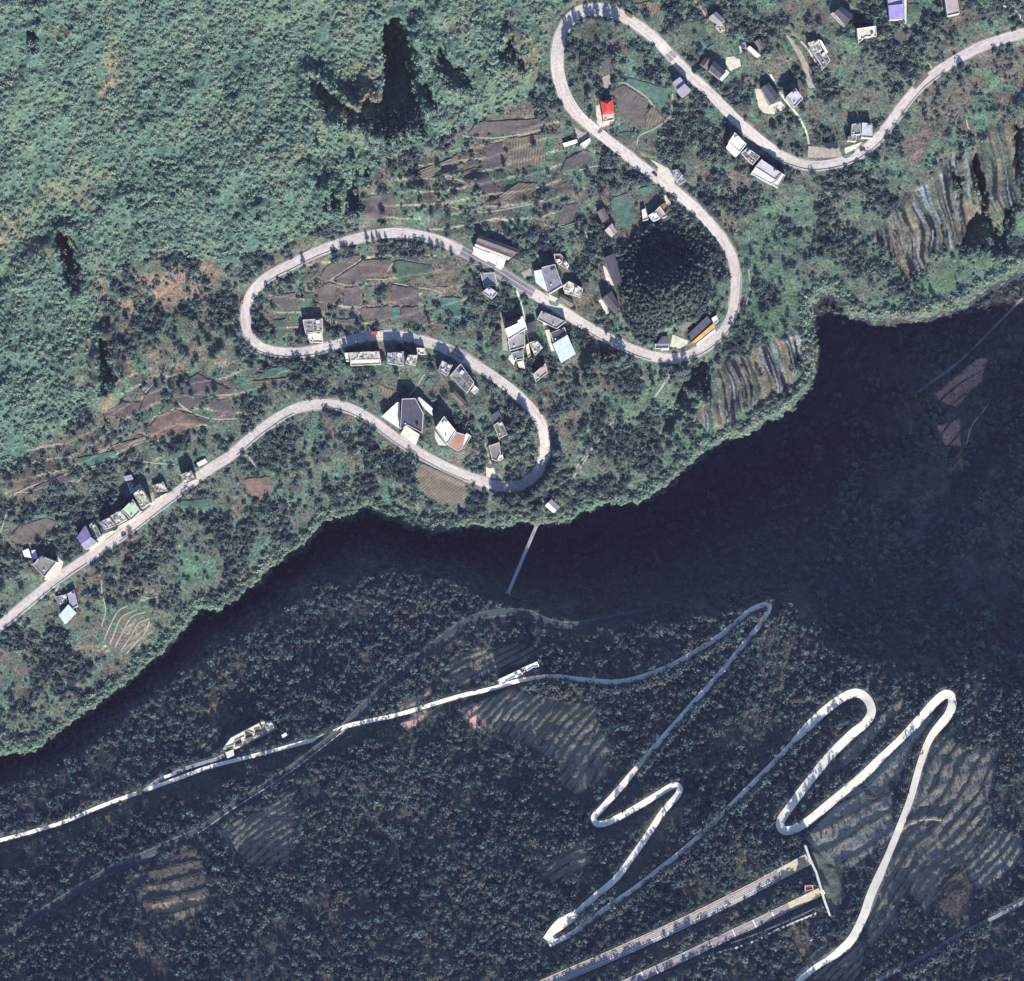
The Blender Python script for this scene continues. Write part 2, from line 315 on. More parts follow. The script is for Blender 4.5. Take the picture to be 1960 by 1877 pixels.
# ------------------------------------------------------------------ what is built where
# volume: (plan polygon, eaves height, roof form, roof colour)
def V(r, xy, h, form, colour): return (pl(r, *xy), h, form, colour)
HOUSES = [
 ('village_house', 'small house with a bright red hipped roof and pink terrace inside the northern bend', 'house',
  [V('A', (675, 735, 762, 725, 775, 822, 690, 836), 7, 'hip', 'red'), V('A', (692, 838, 775, 825, 775, 872, 697, 888), 4, 'flat', 'pink')]),
 ('village_house', 'pair of lilac grey sheet roofs joined together below the road, beside the upper diagonal', 'house',
  [V('A', (1200, 600, 1255, 560, 1290, 598, 1228, 652), 7, 'shed', 'lilac'), V('A', (1230, 657, 1290, 608, 1335, 655, 1270, 710), 8, 'shed', 'lilac')]),
 ('village_house', 'tall house with a square bright white roof below the upper diagonal road', 'house',
  [V('A', (1608, 1035, 1655, 965, 1740, 1050, 1692, 1112), 9, 'flat', 'white'), V('A', (1590, 1075, 1610, 1042, 1690, 1115, 1662, 1145), 6, 'shed', 'white'), V('A', (1580, 1040, 1625, 962, 1652, 960, 1604, 1034), 4, 'shed', 'rust')]),
 ('rubble_house', 'unfinished house with a rubble covered grey roof between the two white roofed houses', 'house',
  [V('A', (1700, 1115, 1748, 1075, 1838, 1140, 1785, 1200), 5, 'rough', 'concrete')]),
 ('long_house', 'long house with white and pale grey flat roofs outside the dip in the road', 'house',
  [V('B', (45, 1160, 195, 1262, 150, 1312, 0, 1215), 9, 'flat', 'palegrey'), V('B', (0, 1220, 148, 1316, 125, 1345, -30, 1262), 7, 'flat', 'white'),
   V('B', (197, 1264, 222, 1276, 165, 1370, 130, 1345), 7, 'flat', 'cream')]),
 ('shed', 'thin white sheet roofed shed west of the road below the northern bend', 'shed',
  [V('A', (400, 1045, 500, 1015, 510, 1038, 412, 1070), 3, 'shed', 'white')]),
 ('hut', 'cream roofed hut at the end of the earth track below the northern bend', 'hut',
  [V('A', (525, 1052, 598, 1002, 606, 1030, 560, 1080), 3, 'flat', 'cream')]),
 ('tile_house', 'dark tiled house with a blue white lean-to roof above the upper diagonal road', 'house',
  [V('A', (1462, 508, 1502, 440, 1592, 522, 1545, 575), 6, 'gable', 'slate'), V('A', (1400, 465, 1440, 415, 1490, 440, 1450, 505), 4, 'gable', 'brown'), V('A', (1537, 570, 1592, 506, 1616, 530, 1562, 588), 4, 'shed', 'palblue')]),
 ('shed', 'narrow cream roofed shed beside the yellow yard above the upper diagonal road', 'shed',
  [V('A', (1740, 352, 1762, 332, 1845, 403, 1818, 420), 4, 'shed', 'cream')]),
 ('hut', 'small grey hut by the yellow yard above the upper diagonal road', 'hut',
  [V('A', (1800, 300, 1835, 280, 1875, 345, 1840, 365), 4, 'gable', 'brown')]),
 ('village_house', 'grey tiled house with a cluttered cream annexe near the top, right of the striped field', 'house',
  [V('A', (1465, 125, 1520, 82, 1588, 150, 1535, 185), 6, 'gable', 'concrete'), V('A', (1512, 190, 1558, 155, 1585, 212, 1550, 235), 4, 'rough', 'cream')]),
 ('tile_house', 'long brown tiled farmhouse wrapped by a curved cream yard', 'house',
  [V('B', (40, 640, 100, 602, 182, 705, 115, 765), 6, 'gable', 'slate')]),
 ('village_house', 'three storey house with a grey white roof terrace and roof opening above the cream path', 'house',
  [V('B', (228, 700, 295, 642, 350, 715, 285, 780), 10, 'flat', 'palegrey')]),
 ('long_house', 'long crumbling cream and yellow house running down the slope above the tree filled bend', 'house',
  [V('B', (385, 310, 462, 288, 485, 362, 425, 385), 5, 'rough', 'cream'), V('B', (430, 390, 500, 355, 548, 440, 500, 500), 4, 'rough', 'concrete'), V('B', (464, 286, 484, 296, 532, 380, 510, 392), 4, 'shed', 'white')]),
 ('tile_house', 'dark brown tiled house with a cream side strip at the top edge', 'house',
  [V('B', (572, 92, 628, 45, 718, 110, 660, 185), 6, 'gable', 'slate'), V('B', (556, 95, 570, 90, 655, 186, 648, 196), 4, 'flat', 'cream')]),
 ('village_house', 'house with a plain cream flat roof between trees near the top edge', 'house',
  [V('B', (740, 208, 880, 187, 885, 262, 802, 270, 752, 310), 7, 'flat', 'cream')]),
 ('village_house', 'house with a violet sheet roof cut by the top edge', 'house',
  [V('B', (970, 38, 1082, 28, 1086, 138, 980, 142), 8, 'shed', 'violet'), V('B', (962, -34, 1080, -36, 1082, 25, 970, 35), 7, 'shed', 'lilac'), V('B', (1086, -20, 1104, -20, 1104, 165, 1090, 165), 3, 'flat', 'cream')]),
 ('village_house', 'tan roofed house at the top edge, right of the violet roof', 'house',
  [V('B', (1378, -36, 1468, -36, 1490, 98, 1400, 118), 6, 'flat', 'tan')]),
 ('village_house', 'low grey green house with a walled white terrace beside the eastern climb of the road', 'house',
  [V('B', (705, 905, 765, 895, 772, 978, 702, 985), 6, 'flat', 'olive'), V('B', (778, 893, 852, 900, 860, 1008, 775, 1000), 6, 'flat', 'palegrey'), V('B', (680, 990, 740, 995, 735, 1030, 672, 1025), 4, 'rough', 'concrete')]),
 ('long_shed', 'long brown tiled shed with a row of bright white canopies along the road', 'shed',
  [V('C', (228, 58, 525, 165, 482, 205, 205, 100), 5, 'gable', 'brown'), V('C', (205, 104, 478, 208, 440, 240, 192, 142), 4, 'gable', 'tan'),
   V('C', (182, 142, 240, 165, 232, 212, 188, 180), 4, 'shed', 'white'), V('C', (242, 166, 300, 190, 290, 242, 234, 213), 4, 'shed', 'white'),
   V('C', (302, 182, 362, 208, 350, 272, 293, 243), 4, 'shed', 'white'), V('C', (364, 208, 422, 235, 402, 295, 353, 273), 4, 'shed', 'white')]),
 ('hut', 'brown hut with two white skylights north of the large grey house', 'hut',
  [V('C', (770, 195, 820, 195, 880, 262, 872, 310, 780, 252), 4, 'shed', 'rust'), V('C', (786, 238, 812, 232, 832, 258, 808, 275), 4.6, 'flat', 'white'), V('C', (844, 262, 862, 250, 882, 278, 866, 298), 4.6, 'flat', 'white')]),
 ('village_house', 'large grey roofed house with a pale blue side terrace in the middle of the village', 'house',
  [V('C', (682, 292, 780, 270, 835, 428, 740, 485), 9, 'flat', 'grey'), V('C', (625, 320, 680, 306, 728, 470, 640, 405), 6, 'shed', 'palblue')]),
 ('village_house', 'cluttered cream roofed house in ruins beside the road, east of the large grey house', 'house',
  [V('C', (835, 430, 882, 392, 985, 448, 970, 512, 850, 482), 5, 'rough', 'cream'), V('C', (820, 485, 918, 540, 908, 580, 812, 522), 4, 'gable', 'brown')]),
 ('tile_house', 'long narrow dark tiled house beside the conifer knoll', 'house',
  [V('C', (1138, 222, 1212, 190, 1270, 400, 1212, 430), 5, 'gable', 'slate')]),
 ('tile_house', 'short dark brown tiled house between the conifer knoll and the road', 'house',
  [V('C', (1120, 522, 1190, 462, 1255, 572, 1222, 625), 5, 'gable', 'slate')]),
 ('village_house', 'cream roofed house with a blue grey front roof below the dark stretch of road', 'house',
  [V('C', (250, 472, 300, 432, 360, 478, 320, 525), 6, 'flat', 'palegrey'), V('C', (235, 335, 340, 330, 362, 430, 298, 428, 262, 440), 3, 'shed', 'grey')]),
 ('village_house', 'tall house with a bright white roof over an orange brown band and grey green annexes', 'house',
  [V('C', (415, 742, 530, 690, 528, 655, 546, 650, 576, 740, 440, 822), 10, 'flat', 'white'), V('C', (408, 705, 526, 655, 527, 686, 413, 738), 5, 'shed', 'rust'),
   V('C', (436, 830, 560, 758, 562, 870, 452, 902), 6, 'flat', 'concrete'), V('C', (460, 918, 548, 892, 552, 960, 480, 972), 4, 'flat', 'grey')]),
 ('walled_house', 'grey roofed house behind a pale wall in the shade of the road', 'house',
  [V('C', (650, 670, 682, 610, 860, 690, 792, 742), 5, 'flat', 'concrete'), V('C', (580, 700, 640, 680, 640, 760, 585, 770), 4, 'gable', 'slate')]),
 ('village_house', 'house with a large light blue sheet roof south of the village road', 'house',
  [V('C', (762, 850, 870, 785, 930, 925, 825, 990), 7, 'shed', 'lightblue'), V('C', (745, 772, 850, 730, 868, 782, 765, 838), 6, 'flat', 'slate'), V('C', (706, 752, 740, 745, 752, 840, 778, 900, 752, 905), 3, 'flat', 'cream')]),
 ('rubble_house', 'yellow cream ruined house between the white roof and the light blue roof', 'house',
  [V('C', (592, 842, 650, 822, 690, 880, 632, 938), 4, 'rough', 'cream'), V('C', (566, 860, 588, 846, 604, 935, 582, 952), 4, 'flat', 'cream')]),
 ('village_house', 'tan roofed house lowest of the cluster below the light blue roof', 'house',
  [V('C', (620, 1072, 710, 992, 725, 1060, 640, 1130), 6, 'flat', 'tan'), V('C', (505, 982, 550, 970, 560, 1030, 515, 1020), 3, 'flat', 'cream')]),
 ('roadside_hall', 'roadside hall with dark roof, orange front strip and white canopy at the eastern bend', 'hall',
  [V('G', (885, 575, 1018, 452, 1050, 492, 900, 632), 7, 'shed', 'slate'), V('G', (898, 648, 1062, 505, 1076, 535, 935, 648), 4, 'shed', 'orange'), V('G', (938, 655, 1076, 545, 1080, 568, 945, 675), 3.4, 'flat', 'white'),
   V('G', (1050, 467, 1085, 447, 1100, 490, 1070, 515), 6, 'flat', 'white')]),
 ('roadside_shop', 'small dark roofed shop with a pale canopy at the foot of the eastern bend', 'shop',
  [V('G', (688, 600, 740, 600, 740, 652, 655, 652), 5, 'shed', 'slate'), V('G', (636, 655, 740, 655, 740, 684, 636, 688), 4, 'flat', 'grey'), V('G', (682, 690, 740, 688, 738, 698, 682, 700), 3, 'flat', 'white')]),
 ('village_house', 'cream and grey two level house inside the western bend, above the road', 'house',
  [V('D', (682, 806, 826, 796, 830, 888, 702, 905), 7, 'rough', 'tan'), V('D', (705, 912, 826, 895, 830, 972, 735, 968), 4, 'flat', 'cream')]),
 ('row_house', 'widest cream roofed row house below the road, casting a long shadow over it', 'house',
  [V('D', (1016, 1045, 1240, 1034, 1246, 1090, 1030, 1098), 10, 'rough', 'cream'), V('D', (1030, 1102, 1250, 1094, 1250, 1130, 1032, 1140), 7, 'flat', 'cream'), V('D', (988, 1048, 1014, 1046, 1020, 1108, 1000, 1110), 6, 'flat', 'white')]),
 ('row_house', 'grey cream row house just right of the widest row house', 'house',
  [V('D', (1300, 1047, 1420, 1036, 1415, 1142, 1302, 1122), 9, 'rough', 'palegrey')]),
 ('row_house', 'narrow cluttered cream row house at the right end of the row', 'house',
  [V('D', (1452, 1062, 1520, 1060, 1500, 1140, 1432, 1122), 9, 'rough', 'cream'), V('D', (1512, 1010, 1570, 1012, 1570, 1058, 1522, 1054), 4, 'flat', 'cream')]),
 ('village_house', 'square grey roofed house just below the dark road patch', 'house',
  [V('E', (828, 342, 905, 374, 860, 452, 795, 415), 8, 'rough', 'palegrey')]),
 ('village_house', 'large mottled grey roofed house with a white and rust end block', 'house',
  [V('E', (885, 452, 962, 362, 1062, 500, 1008, 578), 8, 'rough', 'concrete'), V('E', (1038, 562, 1066, 522, 1096, 550, 1066, 585), 5, 'flat', 'white'), V('E', (1010, 520, 1050, 500, 1064, 518, 1030, 552), 6, 'shed', 'terracotta')]),
 ('tile_house', 'low brown house in the trees below the mottled grey roof', 'house',
  [V('E', (888, 582, 922, 562, 1010, 650, 970, 672), 4, 'gable', 'brown')]),
 ('workshop', 'workshop with white, dark grey and cream roofs beside the lower road', 'workshop',
  [V('E', (535, 620, 632, 615, 692, 725, 682, 868, 570, 812, 522, 842), 9, 'flat', 'slate'), V('E', (388, 748, 500, 645, 520, 645, 518, 838), 4, 'shed', 'white'), V('E', (522, 880, 562, 812, 665, 880, 635, 958), 8, 'shed', 'cream')]),
 ('shed', 'narrow white and lilac shed between the workshop and the big white roof', 'shed',
  [V('E', (640, 622, 662, 606, 715, 650, 695, 685), 5, 'shed', 'palblue'), V('E', (697, 688, 717, 652, 758, 690, 760, 745), 4, 'shed', 'white')]),
 ('village_house', 'big white roofed house with an attached terracotta roof inside the lower bend', 'house',
  [V('E', (778, 832, 842, 747, 930, 855, 862, 955), 9, 'flat', 'white'), V('E', (768, 778, 830, 738, 838, 745, 776, 826), 4, 'shed', 'rust'), V('E', (868, 958, 932, 862, 1000, 882, 975, 985, 940, 1000), 6, 'shed', 'terracotta'),
   V('E', (980, 910, 1006, 868, 1040, 890, 985, 985), 5, 'flat', 'cream')]),
 ('tile_house', 'slim grey house with a cream gable end in the trees inside the lower bend', 'house',
  [V('E', (1182, 742, 1240, 702, 1270, 770, 1202, 802), 4, 'shed', 'slate'), V('E', (1205, 812, 1258, 772, 1305, 880, 1240, 910), 5, 'rough', 'olive')]),
 ('village_house', 'olive grey roofed house with a small white block beside the cream path', 'house',
  [V('E', (1168, 962, 1245, 936, 1256, 1020, 1226, 1075, 1192, 1062), 6, 'flat', 'olive'), V('E', (1230, 1045, 1268, 1025, 1275, 1055, 1242, 1075), 4, 'flat', 'white')]),
 ('hut', 'tiny rust and white hut in the dark trees under the lowest bend', 'hut',
  [V('E', (1278, 1335, 1306, 1315, 1316, 1328, 1288, 1350), 3, 'shed', 'rust'), V('E', (1290, 1352, 1318, 1330, 1326, 1345, 1300, 1370), 3, 'shed', 'white')]),
 ('cabin', 'striped grey white cabin on the cliff edge beside the footbridge', 'cabin',
  [V('E', (1575, 1400, 1600, 1374, 1662, 1432, 1640, 1452), 3.5, 'shed', 'white'), V('E', (1602, 1372, 1625, 1350, 1690, 1408, 1666, 1430), 4, 'shed', 'grey')]),
 ('village_house', 'violet roofed house at the left end of the roadside row', 'house',
  [V('F', (560, 650, 622, 560, 662, 640, 588, 696), 8, 'shed', 'darkviolet'), V('F', (590, 700, 664, 644, 710, 688, 625, 745), 7, 'shed', 'lilac')]),
 ('shed', 'grey cream shed with a narrow yard next to the violet roof', 'shed', [V('F', (650, 562, 682, 530, 740, 640, 694, 680), 4, 'rough', 'olive')]),
 ('row_house', 'grey mottled flat roofed row house, second from the violet roof', 'house', [V('F', (720, 542, 800, 500, 840, 565, 762, 592), 8, 'rough', 'palegrey')]),
 ('row_house', 'cream mottled row house just left of the pale green roof', 'house', [V('F', (806, 492, 880, 448, 922, 520, 852, 560), 8, 'rough', 'cream')]),
 ('row_house', 'tallest row house, with a pale green flat roof', 'house', [V('F', (886, 455, 968, 372, 1024, 460, 960, 524), 11, 'flat', 'palegreen')]),
 ('row_house', 'row house with a stained yellow cream roof, right of the pale green roof', 'house', [V('F', (972, 332, 1030, 288, 1095, 398, 1032, 440), 10, 'rough', 'yellow')]),
 ('shed', 'blue grey angled shed roof behind the roadside row', 'shed', [V('F', (928, 255, 952, 250, 965, 296, 1018, 260, 1030, 285, 952, 330), 3, 'flat', 'bluegrey')]),
 ('hut', 'faint grey hut in the bushes behind the roadside row', 'hut', [V('F', (902, 205, 958, 192, 975, 228, 915, 240), 3, 'shed', 'lilac')]),
 ('rubble_house', 'low roofless cream ruin between the two ends of the roadside row', 'house', [V('F', (1112, 275, 1188, 242, 1220, 308, 1140, 322), 4, 'rough', 'cream')]),
 ('village_house', 'isolated tall house with a rubble strewn cream roof where the road narrows', 'house', [V('F', (1312, 194, 1390, 162, 1424, 228, 1345, 264), 9, 'rough', 'yellow')]),
 ('village_house', 'olive brown flat roofed house behind its cream yard at the left edge', 'house', [V('F', (242, 852, 296, 782, 412, 830, 326, 940), 8, 'flat', 'olive')]),
 ('shed', 'crumpled white sheet roof beside the olive brown house at the left edge', 'shed', [V('F', (162, 748, 208, 730, 232, 800, 178, 790), 3, 'shed', 'white'), V('F', (228, 745, 258, 740, 276, 798, 240, 812), 3, 'shed', 'palblue')]),
 ('village_house', 'light blue and lilac roofed house below the road at the left edge', 'house',
  [V('F', (430, 1218, 500, 1138, 555, 1200, 475, 1285), 6, 'shed', 'lightblue'), V('F', (492, 1062, 540, 1032, 570, 1150, 522, 1178), 5, 'flat', 'lilac'), V('F', (402, 1082, 482, 1062, 492, 1118, 432, 1150), 4, 'rough', 'palegrey')]),
 ('farm_compound', 'cream roofed farm compound with dark openings north of the pale lane', 'farm',
  [V('I', (320, 882, 375, 806, 478, 752, 480, 790, 410, 830, 395, 860), 4, 'flat', 'cream'), V('I', (482, 750, 582, 697, 600, 740, 580, 735, 545, 745, 552, 780, 535, 770), 5, 'flat', 'cream'),
   V('I', (480, 792, 532, 772, 542, 812, 492, 830), 3, 'gable', 'slate'), V('I', (556, 750, 596, 742, 606, 772, 566, 792), 3, 'gable', 'slate'), V('I', (410, 838, 450, 824, 462, 860, 405, 872), 3, 'gable', 'slate'), V('I', (622, 702, 672, 684, 694, 732, 640, 762), 4, 'rough', 'palegrey')]),
 ('hut', 'small white roofed hut at the right end of the farm compound', 'hut', [V('I', (745, 785, 778, 766, 786, 788, 756, 806), 3, 'flat', 'white')]),
 ('hut', 'pale grey hut at the left end of the farm compound', 'hut', [V('I', (336, 912, 394, 886, 402, 932, 352, 955), 4, 'shed', 'palegrey')]),
 ('long_house', 'long bright cream roofed building in two halves above the pale lane', 'house',
  [V('J', (370, 378, 520, 308, 548, 340, 452, 378, 396, 420), 6, 'flat', 'white'), V('J', (556, 288, 650, 248, 664, 284, 620, 292, 578, 320), 6, 'flat', 'white'), V('J', (523, 300, 553, 290, 565, 322, 545, 330), 4, 'flat', 'grey')]),
 ('tunnel_office', 'small red roofed box building between the two tunnel portals', 'building', [V('H', (222, 625, 285, 622, 292, 655, 225, 668), 4, 'flat', 'darkred')]),
 ('ruin', 'black and white speckled ruin above the diagonal road, beside a pale lay-by', 'ruin', [V('A', (1200, 1240, 1240, 1232, 1300, 1310, 1250, 1345, 1215, 1300), 3, 'rough', 'palegrey')]),
 ('village_house', 'cluster of cream and rust walls with two small cream roofs beside the diagonal road', 'house',
  [V('A', (975, 1530, 1002, 1518, 1025, 1600, 985, 1612), 4, 'flat', 'cream'), V('A', (1025, 1570, 1072, 1540, 1112, 1592, 1060, 1615), 5, 'flat', 'white'), V('A', (1075, 1535, 1110, 1500, 1160, 1575, 1130, 1592), 5, 'flat', 'tan'), V('A', (1110, 1495, 1140, 1480, 1160, 1500, 1138, 1525), 4, 'shed', 'rust')]),
 ('tile_house', 'dark roofed house west of the bright green plot', 'house', [V('A', (650, 1545, 700, 1510, 740, 1590, 690, 1625), 4, 'gable', 'brown'), V('A', (705, 1680, 760, 1625, 800, 1690, 755, 1730), 4, 'gable', 'tan')]),
 ('shed', 'dark grey shed in the bushes south of the dark roofed pair', 'shed', [V('B', (240, 175, 255, 170, 300, 235, 280, 250), 3, 'gable', 'brown')]),
]
YARDS = [('cream', pl('A', 640, 755, 672, 745, 690, 892, 772, 880, 755, 905, 672, 930, 650, 905)), ('cream', pl('A', 1592, 418, 1650, 408, 1695, 460, 1655, 500, 1622, 515, 1588, 460)), ('cream', pl('A', 1680, 330, 1735, 312, 1740, 350, 1700, 385)),
 ('cream', pl('B', -5, 640, 35, 648, 100, 770, 185, 735, 215, 765, 225, 790, 130, 832, 62, 822, 25, 780)), ('tan', pl('A', 468, 850, 510, 890, 590, 985, 530, 1055, 505, 1000)), ('cream', pl('A', 972, 1155, 1040, 1160, 1170, 1225, 1215, 1300, 1215, 1345, 1075, 1240)),
 ('tan', pl('B', 388, 1062, 560, 1080, 790, 1045, 770, 1085, 600, 1145, 380, 1150)), ('cream', pl('C', 182, 175, 400, 298, 385, 315, 175, 195)), ('cream', pl('C', 1128, 280, 1150, 290, 1210, 425, 1170, 420, 1150, 380)),
 ('cream', pl('C', 1090, 530, 1118, 525, 1180, 610, 1160, 640)), ('tan', pl('C', 500, 350, 600, 298, 612, 345, 560, 370)), ('cream', pl('G', 765, 588, 800, 600, 882, 632, 872, 655, 820, 690, 745, 672, 755, 640)),
 ('cream', pl('E', 1000, 365, 1045, 375, 1090, 412, 1072, 490)), ('cream', pl('E', 772, 850, 860, 962, 800, 955, 775, 900)), ('cream', pl('E', 1145, 1100, 1190, 1082, 1222, 1180, 1222, 1200, 1150, 1192)), ('cream', pl('E', 1535, 1352, 1585, 1360, 1580, 1390, 1545, 1380)),
 ('cream', pl('F', 320, 960, 420, 792, 462, 830, 440, 905, 378, 965)), ('cream', pl('F', 655, 700, 690, 650, 845, 590, 860, 570, 1040, 470, 1040, 490, 830, 620, 650, 760)), ('cream', pl('F', 1080, 395, 1215, 325, 1220, 335, 1100, 420)),
 ('cream', pl('I', 315, 890, 372, 800, 586, 690, 680, 675, 720, 740, 560, 815, 420, 885)), ('cream', pl('J', 330, 425, 366, 380, 400, 425, 350, 440)), ('cream', pl('C', 345, 365, 365, 375, 370, 420, 345, 400)), ('tan', pl('D', 1240, 900, 1200, 884, 1270, 880, 1280, 895)),
 ('cream', pl('A', 1295, 570, 1320, 575, 1355, 600, 1330, 618, 1300, 600)), ('cream', pl('A', 1115, 1440, 1150, 1420, 1190, 1480, 1165, 1500)), ('tan', pl('F', 1095, 330, 1100, 380, 1130, 390, 1120, 320))]
FIELDS = []   # (colour, furrow angle deg, polygon)
def F(c, ang, r, *xy): FIELDS.append((c, ang, pl(r, *xy)))
F('soil', 20, 'D', 850, 420, 960, 360, 1110, 330, 1110, 365, 880, 515, 800, 500); F('soil', 5, 'D', 905, 512, 1110, 375, 1330, 362, 1300, 440, 1090, 548)
F('soil', 80, 'D', 797, 570, 880, 522, 938, 550, 900, 715, 792, 710); F('darksoil', 85, 'D', 985, 562, 1075, 557, 1108, 590, 1098, 698, 972, 712)
F('darksoil', 88, 'D', 1332, 542, 1528, 572, 1528, 698, 1332, 680); F('soil', 80, 'D', 1112, 712, 1310, 702, 1318, 818, 1102, 818)
F('darksoil', 80, 'D', 1402, 712, 1528, 702, 1560, 818, 1392, 818); F('soil', 10, 'D', 922, 802, 1080, 802, 1080, 868, 932, 860)
F('dry', 85, 'D', 1422, 538, 1550, 462, 1600, 500, 1600, 558, 1425, 542); F('dry', 85, 'D', 1612, 562, 1738, 562, 1750, 608, 1622, 580)
F('soil', 30, 'D', 440, 640, 640, 602, 650, 745, 545, 755); F('green', 5, 'D', 1335, 385, 1410, 372, 1638, 412, 1638, 478, 1405, 528, 1335, 490)
F('bright', 2, 'D', 1142, 562, 1198, 562, 1200, 638, 1152, 630); F('bright', 80, 'D', 1332, 712, 1398, 702, 1380, 828, 1332, 820)
F('bright', 20, 'D', 1682, 642, 1800, 642, 1855, 768, 1702, 778); F('green', 70, 'D', 462, 802, 560, 792, 570, 900, 492, 968)
F('green', 88, 'D', 690, 602, 768, 602, 768, 718, 702, 718)
F('soil', 70, 'A', 772, 642, 850, 612, 1028, 722, 1008, 830, 950, 918, 802, 828); F('bright', 30, 'A', 882, 562, 1178, 642, 1168, 740, 1112, 818, 1062, 730, 852, 602)
F('green', 40, 'A', 782, 972, 900, 952, 908, 1000, 860, 1048); F('dry', 70, 'A', 1002, 832, 1062, 762, 1118, 830, 1158, 870, 1002, 948)
F('darksoil', 60, 'A', 378, 1268, 430, 1152, 560, 1085, 618, 1102, 618, 1188, 482, 1218); F('darksoil', 15, 'A', 348, 1560, 402, 1492, 518, 1482, 538, 1598, 372, 1638)
F('bright', 60, 'A', 762, 1440, 868, 1402, 938, 1560, 870, 1678, 782, 1618); F('stripes', 18, 'A', 372, 1652, 540, 1602, 550, 1650, 402, 1778)
F('bright', 15, 'A', 952, 1372, 1088, 1342, 1078, 1380, 962, 1438); F('dry', 80, 'A', 912, 22, 1080, 2, 1118, 60, 1060, 118, 932, 60)
F('green', 40, 'A', 1262, 172, 1400, 142, 1468, 260, 1400, 318, 1292, 270); F('bright', 30, 'A', 1442, 352, 1508, 312, 1528, 370, 1470, 398)
F('soil', 5, 'A', 0, 882, 238, 862, 258, 930, 0, 978); F('darksoil', 85, 'A', 690, 420, 750, 400, 760, 500, 700, 540); F('stripes', 70, 'A', 1060, 130, 1100, 60, 1160, 100, 1140, 210)
F('darksoil', 30, 'L', 1272, 1130, 1360, 1092, 1440, 1140, 1518, 1240, 1400, 1268, 1342, 1200); F('darksoil', 2, 'L', 1402, 952, 1540, 932, 1558, 1100, 1422, 1088)
F('dry', 85, 'L', 1572, 902, 1788, 872, 1818, 1000, 1818, 1078, 1602, 1108); F('soil', 8, 'L', 1362, 802, 1700, 782, 1718, 838, 1500, 878, 1292, 888)
F('dry', 20, 'L', 982, 1120, 1180, 1052, 1238, 1002, 1258, 1108, 1002, 1188); F('dry', 35, 'L', 1502, 1290, 1650, 1192, 1778, 1202, 1700, 1288, 1562, 1318)
F('green', 15, 'L', 1482, 1122, 1560, 1122, 1578, 1198, 1502, 1208); F('soil', 70, 'L', 642, 1282, 820, 1262, 838, 1340, 760, 1438, 622, 1458)
F('darksoil', 15, 'N', 1142, 382, 1300, 292, 1380, 332, 1528, 402, 1380, 438, 1242, 538, 1152, 470); F('soil', 45, 'N', 942, 458, 1060, 302, 1098, 380, 940, 538, 902, 558)
F('soil', 20, 'N', 692, 540, 820, 482, 928, 482, 900, 568, 702, 578); F('rustsoil', 80, 'N', 982, 642, 1040, 562, 1160, 522, 1300, 572, 1388, 602, 1280, 648, 1160, 688, 992, 718)
F('darksoil', 85, 'N', 1382, 462, 1500, 452, 1558, 580, 1402, 570); F('darksoil', 30, 'N', 192, 1078, 240, 1032, 420, 952, 428, 980, 242, 1098)
F('dry', 20, 'N', 722, 772, 960, 702, 972, 740, 782, 828); F('bright', 12, 'N', 502, 852, 750, 802, 788, 850, 532, 908)
F('rustsoil', 75, 'N', 1602, 982, 1770, 962, 1788, 1060, 1742, 1128, 1622, 1090); F('bright', 0, 'N', 1172, 1132, 1390, 1112, 1370, 1174, 1192, 1174)
F('green', 0, 'N', 1652, 302, 1868, 262, 1898, 300, 1800, 328); F('soil', 3, 'N', 1642, 342, 1898, 322, 1888, 378, 1672, 370)
F('soil', 60, 'F', 82, 642, 140, 562, 350, 502, 428, 540, 330, 658, 162, 708); F('bright', 5, 'F', 122, 495, 520, 462, 500, 498, 112, 528)
F('dry', 40, 'E', 672, 1082, 850, 1152, 1008, 1232, 1008, 1398, 842, 1398, 722, 1340, 612, 1200); F('dry', 80, 'E', 377, 512, 498, 562, 430, 638, 382, 600)
F('bright', 30, 'E', 690, 500, 740, 460, 780, 500, 740, 560, 700, 540); F('bright', 20, 'D', 350, 1180, 560, 1140, 620, 1180, 480, 1215)
F('soil', 40, 'B', 990, 260, 1060, 195, 1150, 200, 1140, 290, 1060, 330); F('rustsoil', 50, 'B', 1145, 650, 1240, 500, 1275, 540, 1170, 650); F('bright', 20, 'C', 20, 500, 100, 520, 110, 690, 20, 700)
F('green', 85, 'B', 1110, 20, 1200, 20, 1200, 110, 1115, 110)

# house pads first, then yards, then the roads are benched into the slope
for hs in HOUSES:
    allp = []
    for poly, h, form, colr in hs[3]: allp += poly
    zs = [float(zgrid(np.array([p[0] for p in v[0]]), np.array([p[1] for p in v[0]])).mean()) for v in hs[3]]
    z0 = float(np.mean(zs))
    for v in hs[3]: level_poly(v[0], 3.0, z0)
YARDZ = []
for c, poly in YARDS: YARDZ.append(level_poly(poly, 2.0))
cut_road('main', MAIN, lambda a, b: 24.0 if (b < 215 and a < 1190) else 19.0, 25)
cut_road('lane1', LANE1, lambda a, b: (26 if (a < 1100 and b > 1755) else (12.0 if b > 1480 else 10.0) if a > 1100 else 8.0) * (0.9 if a < 560 else 1), 15)
cut_road('lane2', LANE2, lambda a, b: 9.5 if a < 1530 and b > 1400 and not (a > 1485 and b > 1500) else (11 if a < 1600 and b > 1780 else 16.5 if not (a > 1690 and b > 1400) else 13.0), 15)
cut_road('canal', CANAL, 9.0, 15, 4.0)
cut_road('serv', SERV, 7.0, 15)
cut_road('spur', SPUR, 7.0, 9)
cut_road('gpath', GPATH, 4.5, 9, 2.5)
cut_road('hwn', HWN, 21.0, 41, 4.0)
cut_road('hws', HWS, 16.0, 41, 4.0)
